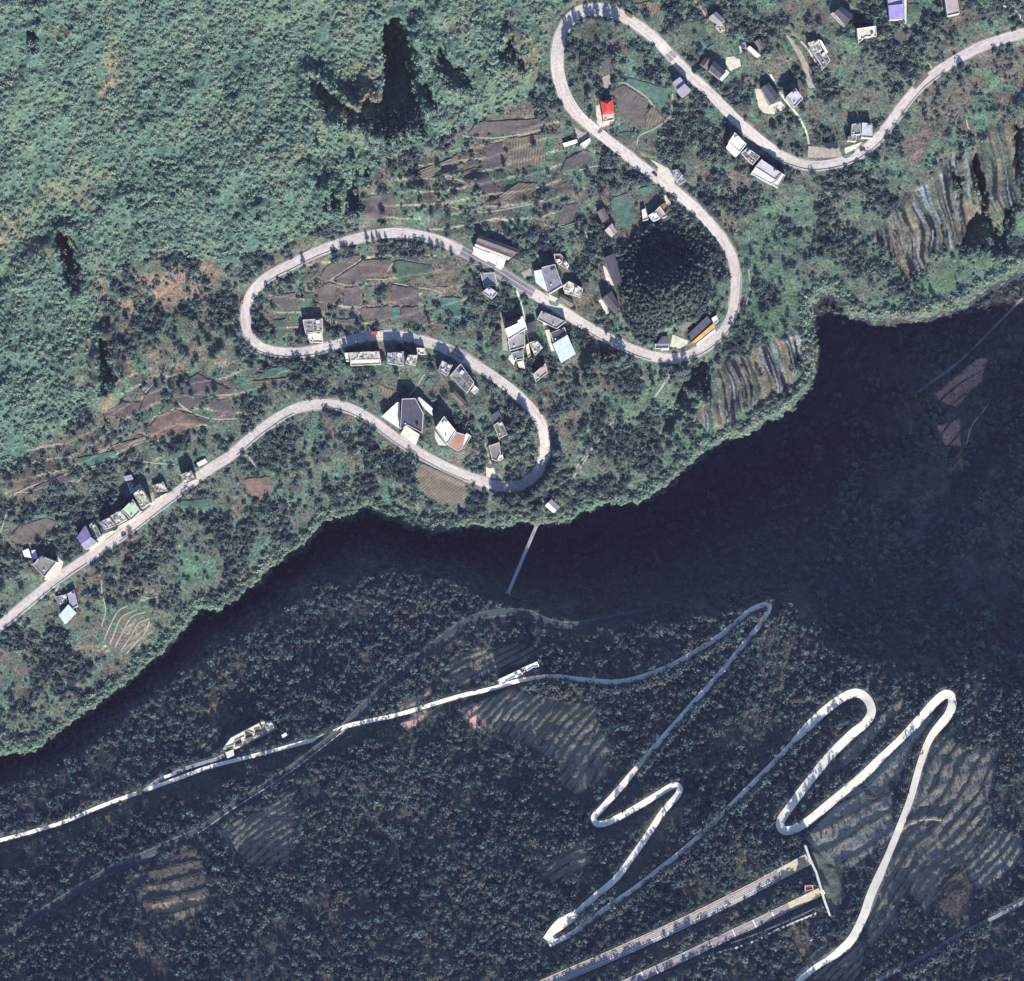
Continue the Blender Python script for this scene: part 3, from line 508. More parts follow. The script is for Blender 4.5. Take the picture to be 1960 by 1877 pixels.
PATHS = [('cream', 4.0, pl('B', 110, 540, 200, 700, 280, 800, 340, 890, 375, 970, 392, 1050)), ('tan', 3.0, pl('E', 1980, 900, 1900, 1020, 1820, 1140, 1750, 1230, 1640, 1310, 1550, 1350)),
         ('tan', 2.4, pl('G', 400, 1190, 300, 1250, 220, 1370, 130, 1470, 60, 1560)), ('cream', 4.0, pl('C', 495, 440, 520, 520, 545, 620, 560, 700)), ('tan', 3.5, pl('B', 230, 250, 300, 370, 390, 500, 430, 640)),
         ('tan', 2.4, pl('A', 1360, 0, 1410, 60, 1445, 120)), ('tan', 4.0, pl('G', 760, 800, 740, 880, 700, 950, 640, 1040)), ('cream', 5.0, pl('B', 1760, 30, 1860, 60, 1920, 110, 1950, 165)),
         ('cream', 3.5, pl('B', 330, 300, 380, 350, 430, 430, 490, 510)), ('tan', 2.4, pl('A', 1200, 680, 1205, 760, 1180, 860, 1080, 930)), ('tan', 3.0, pl('E', 1140, 940, 1160, 1020, 1180, 1090)),
         ('tan', 3.0, pl('F', 430, 1000, 390, 1060, 320, 1110)), ('tan', 2.4, pl('N', 1570, 850, 1620, 830, 1680, 910)), ('cream', 4.0, pl('A', 655, 940, 680, 900, 740, 880))]
PATHS += [('tan', 2.2, pl('D', 800, 590, 880, 520, 960, 460, 1060, 400, 1115, 355)), ('tan', 2.0, pl('D', 880, 518, 980, 550, 1080, 555)), ('tan', 2.0, pl('D', 1110, 370, 1150, 380, 1200, 375)), ('tan', 2.0, pl('D', 1300, 455, 1340, 395, 1420, 370, 1520, 385, 1640, 410)),
 ('tan', 2.2, pl('D', 1350, 540, 1420, 550, 1500, 570, 1600, 580, 1700, 610)), ('tan', 2.2, pl('D', 1090, 720, 1140, 700, 1210, 705)), ('tan', 2.2, pl('D', 960, 520, 1110, 510, 1300, 512)),
 ('tan', 2.4, pl('A', 0, 1010, 120, 980, 240, 945)), ('tan', 2.6, pl('A', 1200, 700, 1190, 800, 1150, 880, 1060, 940, 960, 990, 940, 1060)), ('tan', 2.0, pl('A', 640, 730, 720, 640, 830, 600, 900, 630, 1000, 700, 1080, 790)),
 ('tan', 2.2, pl('A', 520, 1240, 640, 1210, 760, 1200)), ('tan', 2.6, pl('L', 1270, 890, 1450, 905, 1650, 880, 1800, 845)), ('tan', 2.2, pl('L', 1130, 1170, 1250, 1180, 1320, 1220)), ('tan', 2.2, pl('L', 1200, 1360, 1400, 1390, 1560, 1370, 1760, 1330)),
 ('tan', 2.2, pl('N', 1150, 470, 1250, 545, 1390, 590, 1560, 590)), ('tan', 2.2, pl('N', 940, 430, 1040, 330)), ('tan', 2.4, pl('N', 60, 1100, 240, 1020, 480, 940, 700, 880, 800, 850)), ('tan', 2.2, pl('N', 800, 850, 1000, 880, 1150, 890)), ('tan', 2.0, pl('N', 1270, 540, 1290, 470, 1400, 440, 1530, 430)),
 ('tan', 2.4, pl('B', 1220, 360, 1260, 450, 1290, 500)), ('tan', 2.4, pl('B', 1540, 870, 1560, 940, 1620, 990)), ('tan', 2.6, pl('C', 990, 0, 1020, 90, 1050, 170)), ('tan', 2.2, pl('G', 1320, 110, 1330, 250, 1300, 380)), ('tan', 2.4, pl('E', 590, 590, 650, 520, 700, 440)),
 ('tan', 2.2, pl('F', 0, 620, 100, 350, 220, 320)), ('tan', 2.4, pl('F', 330, 660, 380, 590, 440, 550)), ('tan', 2.6, pl('F', 760, 1400, 800, 1300, 860, 1190, 930, 1150)), ('tan', 2.6, pl('F', 800, 1430, 840, 1330, 890, 1230, 1000, 1175)), ('tan', 2.6, pl('F', 840, 1450, 900, 1330, 960, 1230, 1060, 1195)), ('tan', 2.6, pl('F', 880, 1480, 960, 1360, 1010, 1275, 1090, 1240)),
 ('tan', 2.6, pl('F', 920, 1500, 1000, 1410, 1060, 1340, 1090, 1260)), ('tan', 2.4, pl('F', 740, 960, 745, 1050, 770, 1180, 740, 1300)), ('tan', 2.4, pl('F', 890, 1060, 960, 1030, 1060, 1090, 1180, 1080)), ('cream', 2.6, pl('O', 1610, 1050, 1540, 1160, 1460, 1260, 1420, 1400)), ('tan', 2.6, pl('H', 980, 190, 1080, 130, 1200, 100, 1300, 110)), ('tan', 2.4, pl('N', 500, 1010, 560, 960, 620, 940))]
YX = [('tan', pl('A', 690, 560, 740, 540, 760, 620, 700, 640)), ('cream', pl('C', 470, 830, 500, 900, 480, 1010, 440, 960)), ('cream', pl('C', 690, 690, 720, 700, 720, 745, 700, 740)), ('tan', pl('C', 380, 620, 412, 640, 436, 900, 400, 900)), ('cream', pl('C', 640, 480, 700, 470, 760, 500, 800, 520, 780, 545, 700, 520)),
      ('cream', pl('B', 650, 1080, 760, 1040, 855, 1015, 800, 1050, 660, 1120)), ('tan', pl('B', 230, 260, 300, 300, 410, 520, 430, 640, 390, 640, 330, 440)), ('cream', pl('A', 1700, 300, 1740, 310, 1745, 350, 1690, 390)), ('tan', pl('E', 700, 250, 720, 300, 640, 300, 640, 250)), ('cream', pl('A', 1640, 420, 1690, 430, 1700, 480, 1660, 500)), ('cream', pl('H', 700, 0, 705, 5, 700, 10))][:-1]
for it in YX: YARDS.append(it); YARDZ.append(level_poly(it[1], 2.0))
PZ = []
for i, (c, w, p) in enumerate(PATHS): cut_road('path%d' % i, p, w, 7, 1.0, 1.0)
# field plots are kept clear of bushes
FM = np.zeros(GU.shape)
for c, a, p in FIELDS:
    xs = [q[0] for q in p]; ys = [q[1] for q in p]; w = window(min(xs) - 3, max(xs) + 3, min(ys) - 3, max(ys) + 3)
    FM[w] = np.maximum(FM[w], inpoly(GU[w], GV[w], p))

FM = np.maximum(FM, inpoly(GU, GV, pl('H', 250, 230, 400, 330, 480, 520, 560, 700, 480, 860, 430, 860, 340, 640, 300, 480)) * 1.0)
FM = np.maximum(FM, inpoly(GU, GV, pl('F', 720, 1400, 830, 1180, 980, 1120, 1110, 1190, 1080, 1380, 900, 1500, 740, 1490)) * .8)
def gat0(A, u, v):
    iu = np.clip(np.round(np.interp(u, UX, np.arange(NU))).astype(int), 0, NU - 1); iv = np.clip(np.round(np.interp(v, VY, np.arange(NV))).astype(int), 0, NV - 1); return A[iv, iu]
def P(u, v, dz=0.0, z=None):
    """world point whose ground (or level z) is met at plan position u, v"""
    if z is None: z = float(zgrid(np.array([u]), np.array([v]))[0])
    z = z + dz
    k = PXM * (1 - z / CAM_H)
    return ((u - CU) * k, (CV - v) * k, z)
def PA(u, v, z):
    k = PXM * (1 - z / CAM_H)
    return np.stack([(u - CU) * k, (CV - v) * k, z], -1)

# ------------------------------------------------------------------ materials
def new_mat(name):
    m = bpy.data.materials.new(name); m.use_nodes = True
    nt = m.node_tree; b = nt.nodes['Principled BSDF']; b.inputs['Roughness'].default_value = 0.85
    b.inputs['Specular IOR Level'].default_value = 0.2
    return m, nt, b
def noise(nt, scale, detail=4, vec=None, rough=0.6):
    n = nt.nodes.new('ShaderNodeTexNoise'); n.inputs['Scale'].default_value = scale; n.inputs['Detail'].default_value = detail
    n.inputs['Roughness'].default_value = rough
    if vec is not None: nt.links.new(vec, n.inputs['Vector'])
    return n
def ramp_node(nt, fac, stops):
    r = nt.nodes.new('ShaderNodeValToRGB'); nt.links.new(fac, r.inputs[0])
    while len(r.color_ramp.elements) < len(stops): r.color_ramp.elements.new(0.5)
    for e, (p, c) in zip(r.color_ramp.elements, stops): e.position = p; e.color = (c[0], c[1], c[2], 1)
    return r
def bump(nt, b, h, strength, dist):
    bp = nt.nodes.new('ShaderNodeBump'); bp.inputs['Strength'].default_value = strength; bp.inputs['Distance'].default_value = dist
    nt.links.new(h, bp.inputs['Height']); nt.links.new(bp.outputs[0], b.inputs['Normal'])
_mats = {}
def plain(name, col, var=0.18, scale=0.6, rough=0.85, stain=0.0, bumpd=0.0):
    """one weathered surface; world scale mottling"""
    if name in _mats: return _mats[name]
    m, nt, b = new_mat(name)
    g = nt.nodes.new('ShaderNodeNewGeometry')
    n = noise(nt, scale, 6, g.outputs['Position'])
    lo = tuple(max(0, c * (1 - var * 1.6)) for c in col); hi = tuple(min(0.9, c * (1 + var)) for c in col)
    stops = [(0.3, lo), (0.55, col), (0.75, hi)]
    r = ramp_node(nt, n.outputs[0], stops)
    out = r.outputs[0]
    if stain:
        n2 = noise(nt, scale * 0.45, 8, g.outputs['Position'], 0.75)
        r2 = ramp_node(nt, n2.outputs[0], [(0.42, (0, 0, 0)), (0.58, (1, 1, 1))])
        mx = nt.nodes.new('ShaderNodeMix'); mx.data_type = 'RGBA'
        mx.inputs['A'].default_value = (col[0] * (1 - stain), col[1] * (1 - stain), col[2] * (1 - stain * .9), 1)
        nt.links.new(r2.outputs[0], mx.inputs['Factor']); nt.links.new(out, mx.inputs['B']); out = mx.outputs['Result']
    nt.links.new(out, b.inputs['Base Color']); b.inputs['Roughness'].default_value = rough
    if bumpd: bump(nt, b, n.outputs[0], 0.6, bumpd)
    _mats[name] = m; return m
ROOF = {'white': (.78, .78, .77), 'cream': (.62, .58, .46), 'palegrey': (.46, .45, .46), 'grey': (.20, .20, .215), 'slate': (.075, .075, .09), 'lilac': (.30, .28, .35),
        'violet': (.30, .27, .55), 'darkviolet': (.13, .11, .22), 'lightblue': (.50, .57, .76), 'palblue': (.55, .62, .80), 'bluegrey': (.22, .27, .34), 'red': (.62, .06, .04), 'darkred': (.30, .05, .04),
        'pink': (.62, .42, .38), 'terracotta': (.36, .20, .14), 'brown': (.15, .125, .11), 'palegreen': (.40, .50, .33), 'olive': (.20, .20, .17), 'rust': (.22, .12, .06), 'orange': (.50, .28, .10),
        'concrete': (.27, .255, .245), 'tan': (.40, .35, .30), 'yellow': (.52, .52, .36)}
def roof_mat(c, rough=False):
    return plain('roof_' + c + ('_worn' if rough else ''), ROOF[c], .12 if not rough else .3, .35 if not rough else .5, .8, .28 if not rough else .62)
WALLM = plain('wall_render', (.45, .42, .38), .15, .5, .9, .25)
GLASS = plain('window_glass', (.04, .05, .06), .1, 1, .15)
DOORM = plain('door_wood', (.16, .09, .06), .2, 2)
TRIM = plain('parapet_cement', (.55, .53, .49), .15, 1, .9, .2)

# ------------------------------------------------------------------ mesh helpers
def mesh_obj(name, verts, faces, mats, parent=None, midx=None, smooth_=False, kind=None):
    me = bpy.data.meshes.new(name); me.from_pydata([tuple(v) for v in verts], [], faces)
    if not isinstance(mats, (list, tuple)): mats = [mats]
    for m in mats: me.materials.append(m)
    if midx is not None: me.polygons.foreach_set('material_index', midx)
    if smooth_: me.polygons.foreach_set('use_smooth', [True] * len(me.polygons))
    me.update()
    o = bpy.data.objects.new(name, me); COL.objects.link(o)
    if parent: o.parent = parent
    if kind: o['kind'] = kind
    return o
def empty(name, loc, label, cat, group=None):
    o = bpy.data.objects.new(name, None); o.empty_display_size = 2; COL.objects.link(o); o.location = loc
    o['label'] = label; o['category'] = cat
    if group: o['group'] = group
    return o
class MB:
    def __init__(s): s.v = []; s.f = []; s.m = []
    def poly(s, pts, m=0):
        n = len(s.v); s.v += [tuple(p) for p in pts]; s.f.append(tuple(range(n, n + len(pts)))); s.m.append(m)
    def box(s, c, sx_, sy_, sz_, ang=0, m=0, up=True):
        ca, sa = math.cos(ang), math.sin(ang); n = len(s.v)
        for dz in (0, sz_):
            for a, b in ((-1, -1), (1, -1), (1, 1), (-1, 1)):
                x, y = a * sx_ / 2, b * sy_ / 2
                s.v.append((c[0] + x * ca - y * sa, c[1] + x * sa + y * ca, c[2] + dz))
        for f in ((0, 3, 2, 1), (4, 5, 6, 7), (0, 1, 5, 4), (1, 2, 6, 5), (2, 3, 7, 6), (3, 0, 4, 7)):
            s.f.append(tuple(n + i for i in f)); s.m.append(m)
    def beam(s, a, b, w, h, m=0):
        """bar from a to b, width w, depth h (top at a,b)"""
        a = np.array(a, float); b = np.array(b, float); d = b - a; L = np.hypot(d[0], d[1]) + 1e-9
        nx, ny = -d[1] / L * w / 2, d[0] / L * w / 2; n = len(s.v)
        for p in (a, b):
            for sx2 in (1, -1):
                for dz in (0, -h): s.v.append((p[0] + nx * sx2, p[1] + ny * sx2, p[2] + dz))
        for f in ((0, 2, 6, 4), (1, 5, 7, 3), (0, 4, 5, 1), (2, 3, 7, 6), (0, 1, 3, 2), (4, 6, 7, 5)):
            s.f.append(tuple(n + i for i in f)); s.m.append(m)
    def cyl(s, c, r, h, n=10, m=0, r2=None):
        r2 = r if r2 is None else r2; k = len(s.v)
        for i in range(n):
            a = 2 * math.pi * i / n; s.v.append((c[0] + r * math.cos(a), c[1] + r * math.sin(a), c[2]))
        for i in range(n):
            a = 2 * math.pi * i / n; s.v.append((c[0] + r2 * math.cos(a), c[1] + r2 * math.sin(a), c[2] + h))
        for i in range(n): s.f.append((k + i, k + (i + 1) % n, k + n + (i + 1) % n, k + n + i)); s.m.append(m)
        s.f.append(tuple(range(k + n, k + 2 * n))); s.m.append(m)
    def obj(s, name, mats, parent=None, **kw): return mesh_obj(name, s.v, s.f, mats, parent, s.m, **kw)

# ------------------------------------------------------------------ terrain colour classes (what grows or lies there)
def mix(a, b, t): return a * (1 - t[..., None]) + np.array(b) * t[..., None]
C = np.zeros(GU.shape + (3,))
n1 = fbm(GU, GV, 60, 101, 4); n2 = fbm(GU, GV, 22, 111, 4); n3 = fbm(GU, GV, 8, 121, 3); n4 = fbm(GU, GV, 140, 131, 3)
C[:] = (.09, .115, .095)
C = mix(C, (.11, .102, .088), smooth(.48, .62, n1))
C = mix(C, (.09, .16, .12), smooth(.54, .64, n2) * .8)
C = mix(C, (.14, .12, .09), smooth(.60, .72, n3) * .5)
# brown farmland belt
farm = np.zeros(GU.shape)
for poly in (pl('L', 640, 1250, 1000, 1100, 1300, 760, 1800, 640, 1960, 900, 1960, 1560, 640, 1480), pl('N', 640, 120, 1560, 60, 1620, 280, 1900, 330, 1500, 640, 1300, 760, 700, 860, 0, 1120, 0, 1000, 620, 560),
             pl('D', 400, 560, 850, 330, 1650, 300, 1900, 560, 1860, 860, 900, 900, 500, 980, 360, 820), pl('F', 720, 960, 1250, 900, 1150, 1200, 1090, 1400, 700, 1524, 500, 1524), pl('B', 1150, 620, 1700, 300, 1960, 500, 1960, 900, 1640, 1000, 1300, 1290, 1000, 1150)):
    d = segdist(GU, GV, poly, True); farm = np.maximum(farm, np.where(inpoly(GU, GV, poly), smooth(0, 20, d), 0))
C = mix(C, (.125, .112, .095), farm * smooth(.36, .56, fbm(GU, GV, 40, 141, 4)) * .95)
C = mix(C, (.18, .158, .125), farm * smooth(.55, .68, fbm(GU, GV, 55, 151, 4)) * .8)
C = mix(C, (.085, .15, .105), farm * smooth(.58, .66, fbm(GU, GV, 34, 161, 3)) * .85)
# bright grass pockets
for cx, cy, rx, ry in ((1040, 650, 40, 25), (870, 600, 30, 30), (1190, 400, 20, 30), (360, 970, 60, 14), (760, 880, 30, 12), (700, 700, 60, 15), (1250, 180, 40, 20), (380, 1085, 40, 30), (940, 660, 40, 12), (1340, 440, 20, 60), (1640, 70, 30, 30), (1730, 60, 30, 30)):
    C = mix(C, (.09, .17, .12), (1 - smooth(.5, 1.2, np.hypot((GU - cx) / rx, (GV - cy) / ry) + (n2 - .5) * 1.6)) * .8)
# wooded slope floor
wd = smooth(-6, 14, dW)
wc = mix(np.zeros(GU.shape + (3,)) + (.075, .13, .105), (.105, .155, .115), smooth(.54, .70, n1))
wc = mix(wc, (.155, .135, .10), smooth(.64, .74, fbm(GU, GV, 90, 171, 4)) * .5)
for cx, cy, rx, ry in ((215, 120, 14, 60), (200, 165, 20, 20), (210, 335, 18, 16), (30, 440, 40, 50), (1010, 110, 60, 60), (700, 200, 60, 90), (60, 480, 40, 30), (120, 60, 25, 12)):
    wc = mix(wc, (.20, .17, .11), (1 - smooth(.4, 1.2, np.hypot((GU - cx) / rx, (GV - cy) / ry) + (n2 - .5) * 1.8)) * .75)
C = C * (1 - wd[..., None]) + wc * wd[..., None]
# rusty bare scrub left of the western bend
for cx, cy, rx, ry in ((315, 560, 85, 50), (380, 520, 40, 20), (260, 600, 30, 22), (1400, 435, 10, 14), (1345, 815, 30, 18), (1335, 618, 20, 14), (190, 560, 14, 50)):
    C = mix(C, (.22, .155, .12), (1 - smooth(.45, 1.15, np.hypot((GU - cx) / rx, (GV - cy) / ry) + (n2 - .5) * 1.8)) * .85)
# greener apron between the village and the rim
ap = smooth(0, 30, -dB) * (1 - smooth(120, 260, -dB)) * smooth(1150, 1300, GU) * (GV > 380)
C = mix(C, (.09, .145, .10), ap * smooth(.4, .55, n1))
# bare limestone with lichen; its lit and shaded streaks are painted in as colour
flu_c = flu_c + (vnoise(GU, GV, 60, 251) - .5) * 26
s1 = fbm(flu_c, GV * .09, 5, 181, 3); s2 = fbm(flu_c, GV * .08, 11, 191, 3); s3 = fbm(flu_c, GV * .05, 4.5, 197, 2)
rc = mix(np.zeros(GU.shape + (3,)) + (.125, .13, .11), (.018, .022, .028), smooth(.45, .52, s1))
rc = mix(rc, (.24, .30, .34), smooth(.60, .68, s3) * .7); rc = mix(rc, (.085, .105, .08), smooth(.54, .64, s2) * .7)
rc = mix(rc, (.21, .17, .12), smooth(.56, .66, fbm(flu_c, GV * .12, 24, 203, 3)) * .6)
cmask_c = np.clip(cmask * (.55 + 1.3 * smooth(.36, .48, fbm(GU, GV, 46, 261, 3))), 0, 1)
C = C * (1 - cmask_c[..., None]) + rc * cmask_c[..., None]
# gorge and the shaded bank, then the southern slope
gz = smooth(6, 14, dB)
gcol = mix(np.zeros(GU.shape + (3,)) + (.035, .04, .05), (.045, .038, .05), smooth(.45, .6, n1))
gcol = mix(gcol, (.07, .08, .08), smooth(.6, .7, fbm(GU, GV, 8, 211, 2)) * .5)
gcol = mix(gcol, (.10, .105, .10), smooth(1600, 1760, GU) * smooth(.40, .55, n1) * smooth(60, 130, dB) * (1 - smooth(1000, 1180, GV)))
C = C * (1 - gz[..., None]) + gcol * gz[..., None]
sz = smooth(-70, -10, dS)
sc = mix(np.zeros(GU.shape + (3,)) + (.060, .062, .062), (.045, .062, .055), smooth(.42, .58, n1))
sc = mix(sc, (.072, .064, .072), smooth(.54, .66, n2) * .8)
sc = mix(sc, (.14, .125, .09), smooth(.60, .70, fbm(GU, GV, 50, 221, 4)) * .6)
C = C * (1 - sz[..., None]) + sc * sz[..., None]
# terraced plots of the southern slope
SF = {'v': (.12, .135, .115), 'g': (.235, .23, .20), 'd': (.19, .18, .155), 'o': (.27, .21, .14), 'r': (.55, .36, .28), 'y': (.20, .20, .12), 'k': (.10, .09, .085)}
SFM = np.zeros(GU.shape)
for code, poly in (('v', pl('H', 250, 230, 400, 330, 480, 520, 560, 700, 480, 860, 430, 860, 340, 640, 300, 480)), ('d', TERR[0][0]), ('d', TERR[1][0]), ('g', TERR[2][0]), ('g', TERR[3][0]), ('d', TERR[4][0]), ('g', TERR[5][0]), ('k', TERR[6][0]), ('d', TERR[7][0]), ('d', TERR[8][0]), ('d', TERR[9][0]),
                   ('d', TERR[10][0]), ('k', TERR[11][0]), ('d', TERR[12][0]), ('o', pl('R', 920, 890, 1110, 870, 1110, 940, 930, 945)), ('o', pl('R', 985, 1030, 1350, 970, 1380, 1050, 1220, 1130, 1010, 1110)), ('d', pl('R', 1120, 870, 1210, 870, 1210, 950, 1130, 950)),
                   ('r', pl('O', 1180, 1020, 1500, 750, 1590, 750, 1540, 930, 1340, 1130, 1200, 1070)), ('r', pl('O', 1180, 1260, 1370, 1200, 1390, 1420, 1260, 1420)), ('o', pl('O', 1280, 1560, 1400, 1400, 1400, 1560, 1290, 1620)),
                   ('r', pl('I', 1570, 560, 1850, 440, 1850, 500, 1600, 620)), ('r', pl('I', 1600, 700, 1760, 600, 1900, 590, 1660, 760)), ('y', pl('J', 640, 690, 900, 600, 1060, 600, 1050, 650, 850, 690, 600, 830)), ('r', pl('J', 60, 600, 200, 540, 300, 720, 240, 800)),
                   ('g', pl('J', 310, 640, 480, 470, 600, 540, 370, 750)), ('g', pl('K', 1500, 1128, 1560, 1020, 1650, 1030, 1600, 1128)), ('y', pl('P', 640, 760, 700, 700, 660, 690, 580, 740))):
    m = inpoly(GU, GV, poly); d = segdist(GU, GV, poly, True); k = np.where(m, smooth(0, 5, d + (n3 - .5) * 5), 0)
    C = mix(C, SF[code], k * .97); SFM = np.maximum(SFM, k)
C = np.where((tmask == 2)[..., None], mix(C, (.05, .05, .045), np.full(GU.shape, .75)), C)                      # shade of the risers painted into the ground colour
C = np.where((tmask == 3)[..., None], mix(C, (.30, .27, .21), np.full(GU.shape, .75)), C)   # pale terrace edges
C *= (0.86 + 0.28 * n3[..., None])
C *= (1 + (RS.rand(*GU.shape) - .5) * .44 * (1 - .6 * SFM))[..., None]
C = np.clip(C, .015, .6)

# ------------------------------------------------------------------ terrain mesh
def build_terrain():
    co = PA(GU, GV, Zg).reshape(-1, 3)
    # wide apron so the land carries on to every horizon
    me = bpy.data.meshes.new('terrain')
    nq = (NV - 1) * (NU - 1)
    me.vertices.add(co.shape[0]); me.vertices.foreach_set('co', co.astype(np.float32).ravel())
    i, j = np.meshgrid(np.arange(NV - 1), np.arange(NU - 1), indexing='ij')
    a = (i * NU + j).ravel(); q = np.stack([a, a + NU, a + NU + 1, a + 1], -1)
    me.loops.add(nq * 4); me.loops.foreach_set('vertex_index', q.astype(np.int32).ravel())
    me.polygons.add(nq); me.polygons.foreach_set('loop_start', np.arange(0, nq * 4, 4, dtype=np.int32))
    me.polygons.foreach_set('use_smooth', np.ones(nq, bool))
    ca = me.color_attributes.new('ground_class', 'FLOAT_COLOR', 'POINT')
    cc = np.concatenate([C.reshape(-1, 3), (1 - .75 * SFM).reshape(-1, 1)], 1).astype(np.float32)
    ca.data.foreach_set('color', cc.ravel())
    me.update(); me.validate()
    m, nt, b = new_mat('ground_soil_and_grass')
    at = nt.nodes.new('ShaderNodeAttribute'); at.attribute_name = 'ground_class'
    g = nt.nodes.new('ShaderNodeNewGeometry')
    na = noise(nt, 0.55, 6, g.outputs['Position'], 0.7); nb = noise(nt, 0.12, 5, g.outputs['Position'])
    ra = ramp_node(nt, na.outputs[0], [(0.32, (.45, .47, .52)), (0.5, (.95, .95, .95)), (0.70, (1.6, 1.55, 1.45))])
    rb = ramp_node(nt, nb.outputs[0], [(0.35, (.8, .84, .8)), (0.65, (1.2, 1.14, 1.1))])
    x1 = nt.nodes.new('ShaderNodeMix'); x1.data_type = 'RGBA'; x1.blend_type = 'MULTIPLY'; x1.inputs['Factor'].default_value = 1
    nt.links.new(at.outputs['Alpha'], x1.inputs['Factor']); nt.links.new(at.outputs['Color'], x1.inputs['A']); nt.links.new(ra.outputs[0], x1.inputs['B'])
    x2 = nt.nodes.new('ShaderNodeMix'); x2.data_type = 'RGBA'; x2.blend_type = 'MULTIPLY'; x2.inputs['Factor'].default_value = 1
    nt.links.new(x1.outputs['Result'], x2.inputs['A']); nt.links.new(rb.outputs[0], x2.inputs['B'])
    nt.links.new(x2.outputs['Result'], b.inputs['Base Color']); b.inputs['Roughness'].default_value = 1; b.inputs['Specular IOR Level'].default_value = .05
    bump(nt, b, na.outputs[0], 0.9, 1.4)
    me.materials.append(m)
    o = bpy.data.objects.new('terrain', me); COL.objects.link(o); o['kind'] = 'structure'
build_terrain()

# ------------------------------------------------------------------ roads
def road_mat(name, col, streak=0.25, edge=0.12, stain=.3):
    m, nt, b = new_mat(name)
    uv = nt.nodes.new('ShaderNodeUVMap'); uv.uv_map = 'lane'
    mp = nt.nodes.new('ShaderNodeMapping'); mp.inputs['Scale'].default_value = (9, .02, 1); nt.links.new(uv.outputs[0], mp.inputs[0])
    n = noise(nt, 1.0, 4, mp.outputs[0]); g = nt.nodes.new('ShaderNodeNewGeometry'); n2 = noise(nt, .35, 7, g.outputs['Position'], .7)
    r = ramp_node(nt, n.outputs[0], [(.3, tuple(c * (1 - streak) for c in col)), (.5, col), (.72, tuple(min(.85, c * (1 + streak)) for c in col))])
    r2 = ramp_node(nt, n2.outputs[0], [(.35, (1 - stain,) * 3), (.55, (1, 1, 1)), (.75, (1.10, 1.05, 1.0))])
    x = nt.nodes.new('ShaderNodeMix'); x.data_type = 'RGBA'; x.blend_type = 'MULTIPLY'; x.inputs['Factor'].default_value = 1
    nt.links.new(r.outputs[0], x.inputs['A']); nt.links.new(r2.outputs[0], x.inputs['B']); nt.links.new(x.outputs['Result'], b.inputs['Base Color'])
    return m
M_BEIGE = road_mat('road_worn_concrete', (.44, .39, .355)); M_ASPH = road_mat('road_grey_asphalt', (.15, .145, .155)); M_PATCH = road_mat('road_repair_patch', (.20, .185, .18))
M_WHITE = road_mat('lane_white_concrete', (.73, .655, .535), .08, stain=.15); M_SOIL = plain('track_pale_earth', (.36, .32, .26), .25, .6, .95, .3); M_CREAMP = plain('path_cream_concrete', (.60, .55, .44), .15, .5, .9, .3)
M_CANAL = road_mat('track_dark_gravel', (.05, .06, .075)); M_HW = road_mat('expressway_asphalt', (.25, .215, .21), .3); M_TAN = road_mat('tunnel_approach_surface', (.50, .42, .28), .08)
M_SERV = road_mat('service_road_grey', (.22, .22, .26)); M_PAINT = plain('road_paint_white', (.75, .75, .73), .1, 1.5); M_PAINTO = plain('road_paint_pale', (.46, .43, .39), .2, 1.5); M_EDGE = plain('kerb_concrete', (.42, .40, .37), .2, 1)
def ribbon(name, c, w, z, mats, seg=None, lift=0.25, skirt=2.0, nx=4, u_off=None, kind='structure', parent=None):
    """surface strip along centre line c (plan units)"""
    d = np.gradient(c, axis=0); L = np.hypot(d[:, 0], d[:, 1])[:, None] + 1e-9; nrm = np.stack([-d[:, 1], d[:, 0]], 1) / L
    arc = np.concatenate([[0], np.cumsum(np.hypot(*np.diff(c, axis=0).T))])
    ts = np.linspace(-.5, .5, nx + 1); V_ = []; UVs = []
    offs = [ts[0]] + list(ts) + [ts[-1]]
    n = len(c)
    for i in range(n):
        for k, t_ in enumerate(offs):
            q = c[i] + nrm[i] * w[i] * t_; zz = z[i] + lift - (skirt if k in (0, len(offs) - 1) else 0)
            V_.append(P(q[0], q[1], 0, zz)); UVs.append((t_, arc[i]))
    m_ = len(offs); F_ = []; mi = []
    for i in range(n - 1):
        for k in range(m_ - 1):
            a = i * m_ + k; F_.append((a, a + 1, a + m_ + 1, a + m_)); mi.append(0 if seg is None else seg(c[i][0], c[i][1], i))
    o = mesh_obj(name, V_, F_, mats, parent, mi, kind=kind)
    uvl = o.data.uv_layers.new(name='lane')
    li = np.zeros(len(o.data.loops), np.int32); o.data.loops.foreach_get('vertex_index', li)
    uvl.data.foreach_set('uv', np.array(UVs, np.float32)[li].ravel())
    # keep the top facing up
    if o.data.polygons[1].normal.z < 0: o.data.flip_normals()
    return o
def offset_line(c, w, t_):
    d = np.gradient(c, axis=0); L = np.hypot(d[:, 0], d[:, 1])[:, None] + 1e-9
    return c + np.stack([-d[:, 1], d[:, 0]], 1) / L * (w * t_)[:, None] if np.ndim(w) else c
def seg_main(u, v, i):
    if 884 < u < 1022 and 470 < v < 575: return 1
    if 858 < u < 888 and 655 < v < 700: return 2
    if 1280 < u < 1292 and 100 < v < 125: return 2
    return 0
M_VERGE = plain('road_verge_dirt', (.30, .27, .225), .3, .5, .95, .4); M_GV = plain('track_verge_grass', (.10, .13, .105), .3, .6, .95, .4)
c, w, z = ROADS['main']; wv = w + 1.0 + 6.5 * vnoise(c[:, 0], c[:, 1], 22, 505); cl = offset_line(c, w, .04 * np.sin(np.arange(len(c)) / 23.0)) if False else c
ribbon('road_verge', cl, wv, z, M_VERGE, lift=.10, skirt=1.5, nx=2)
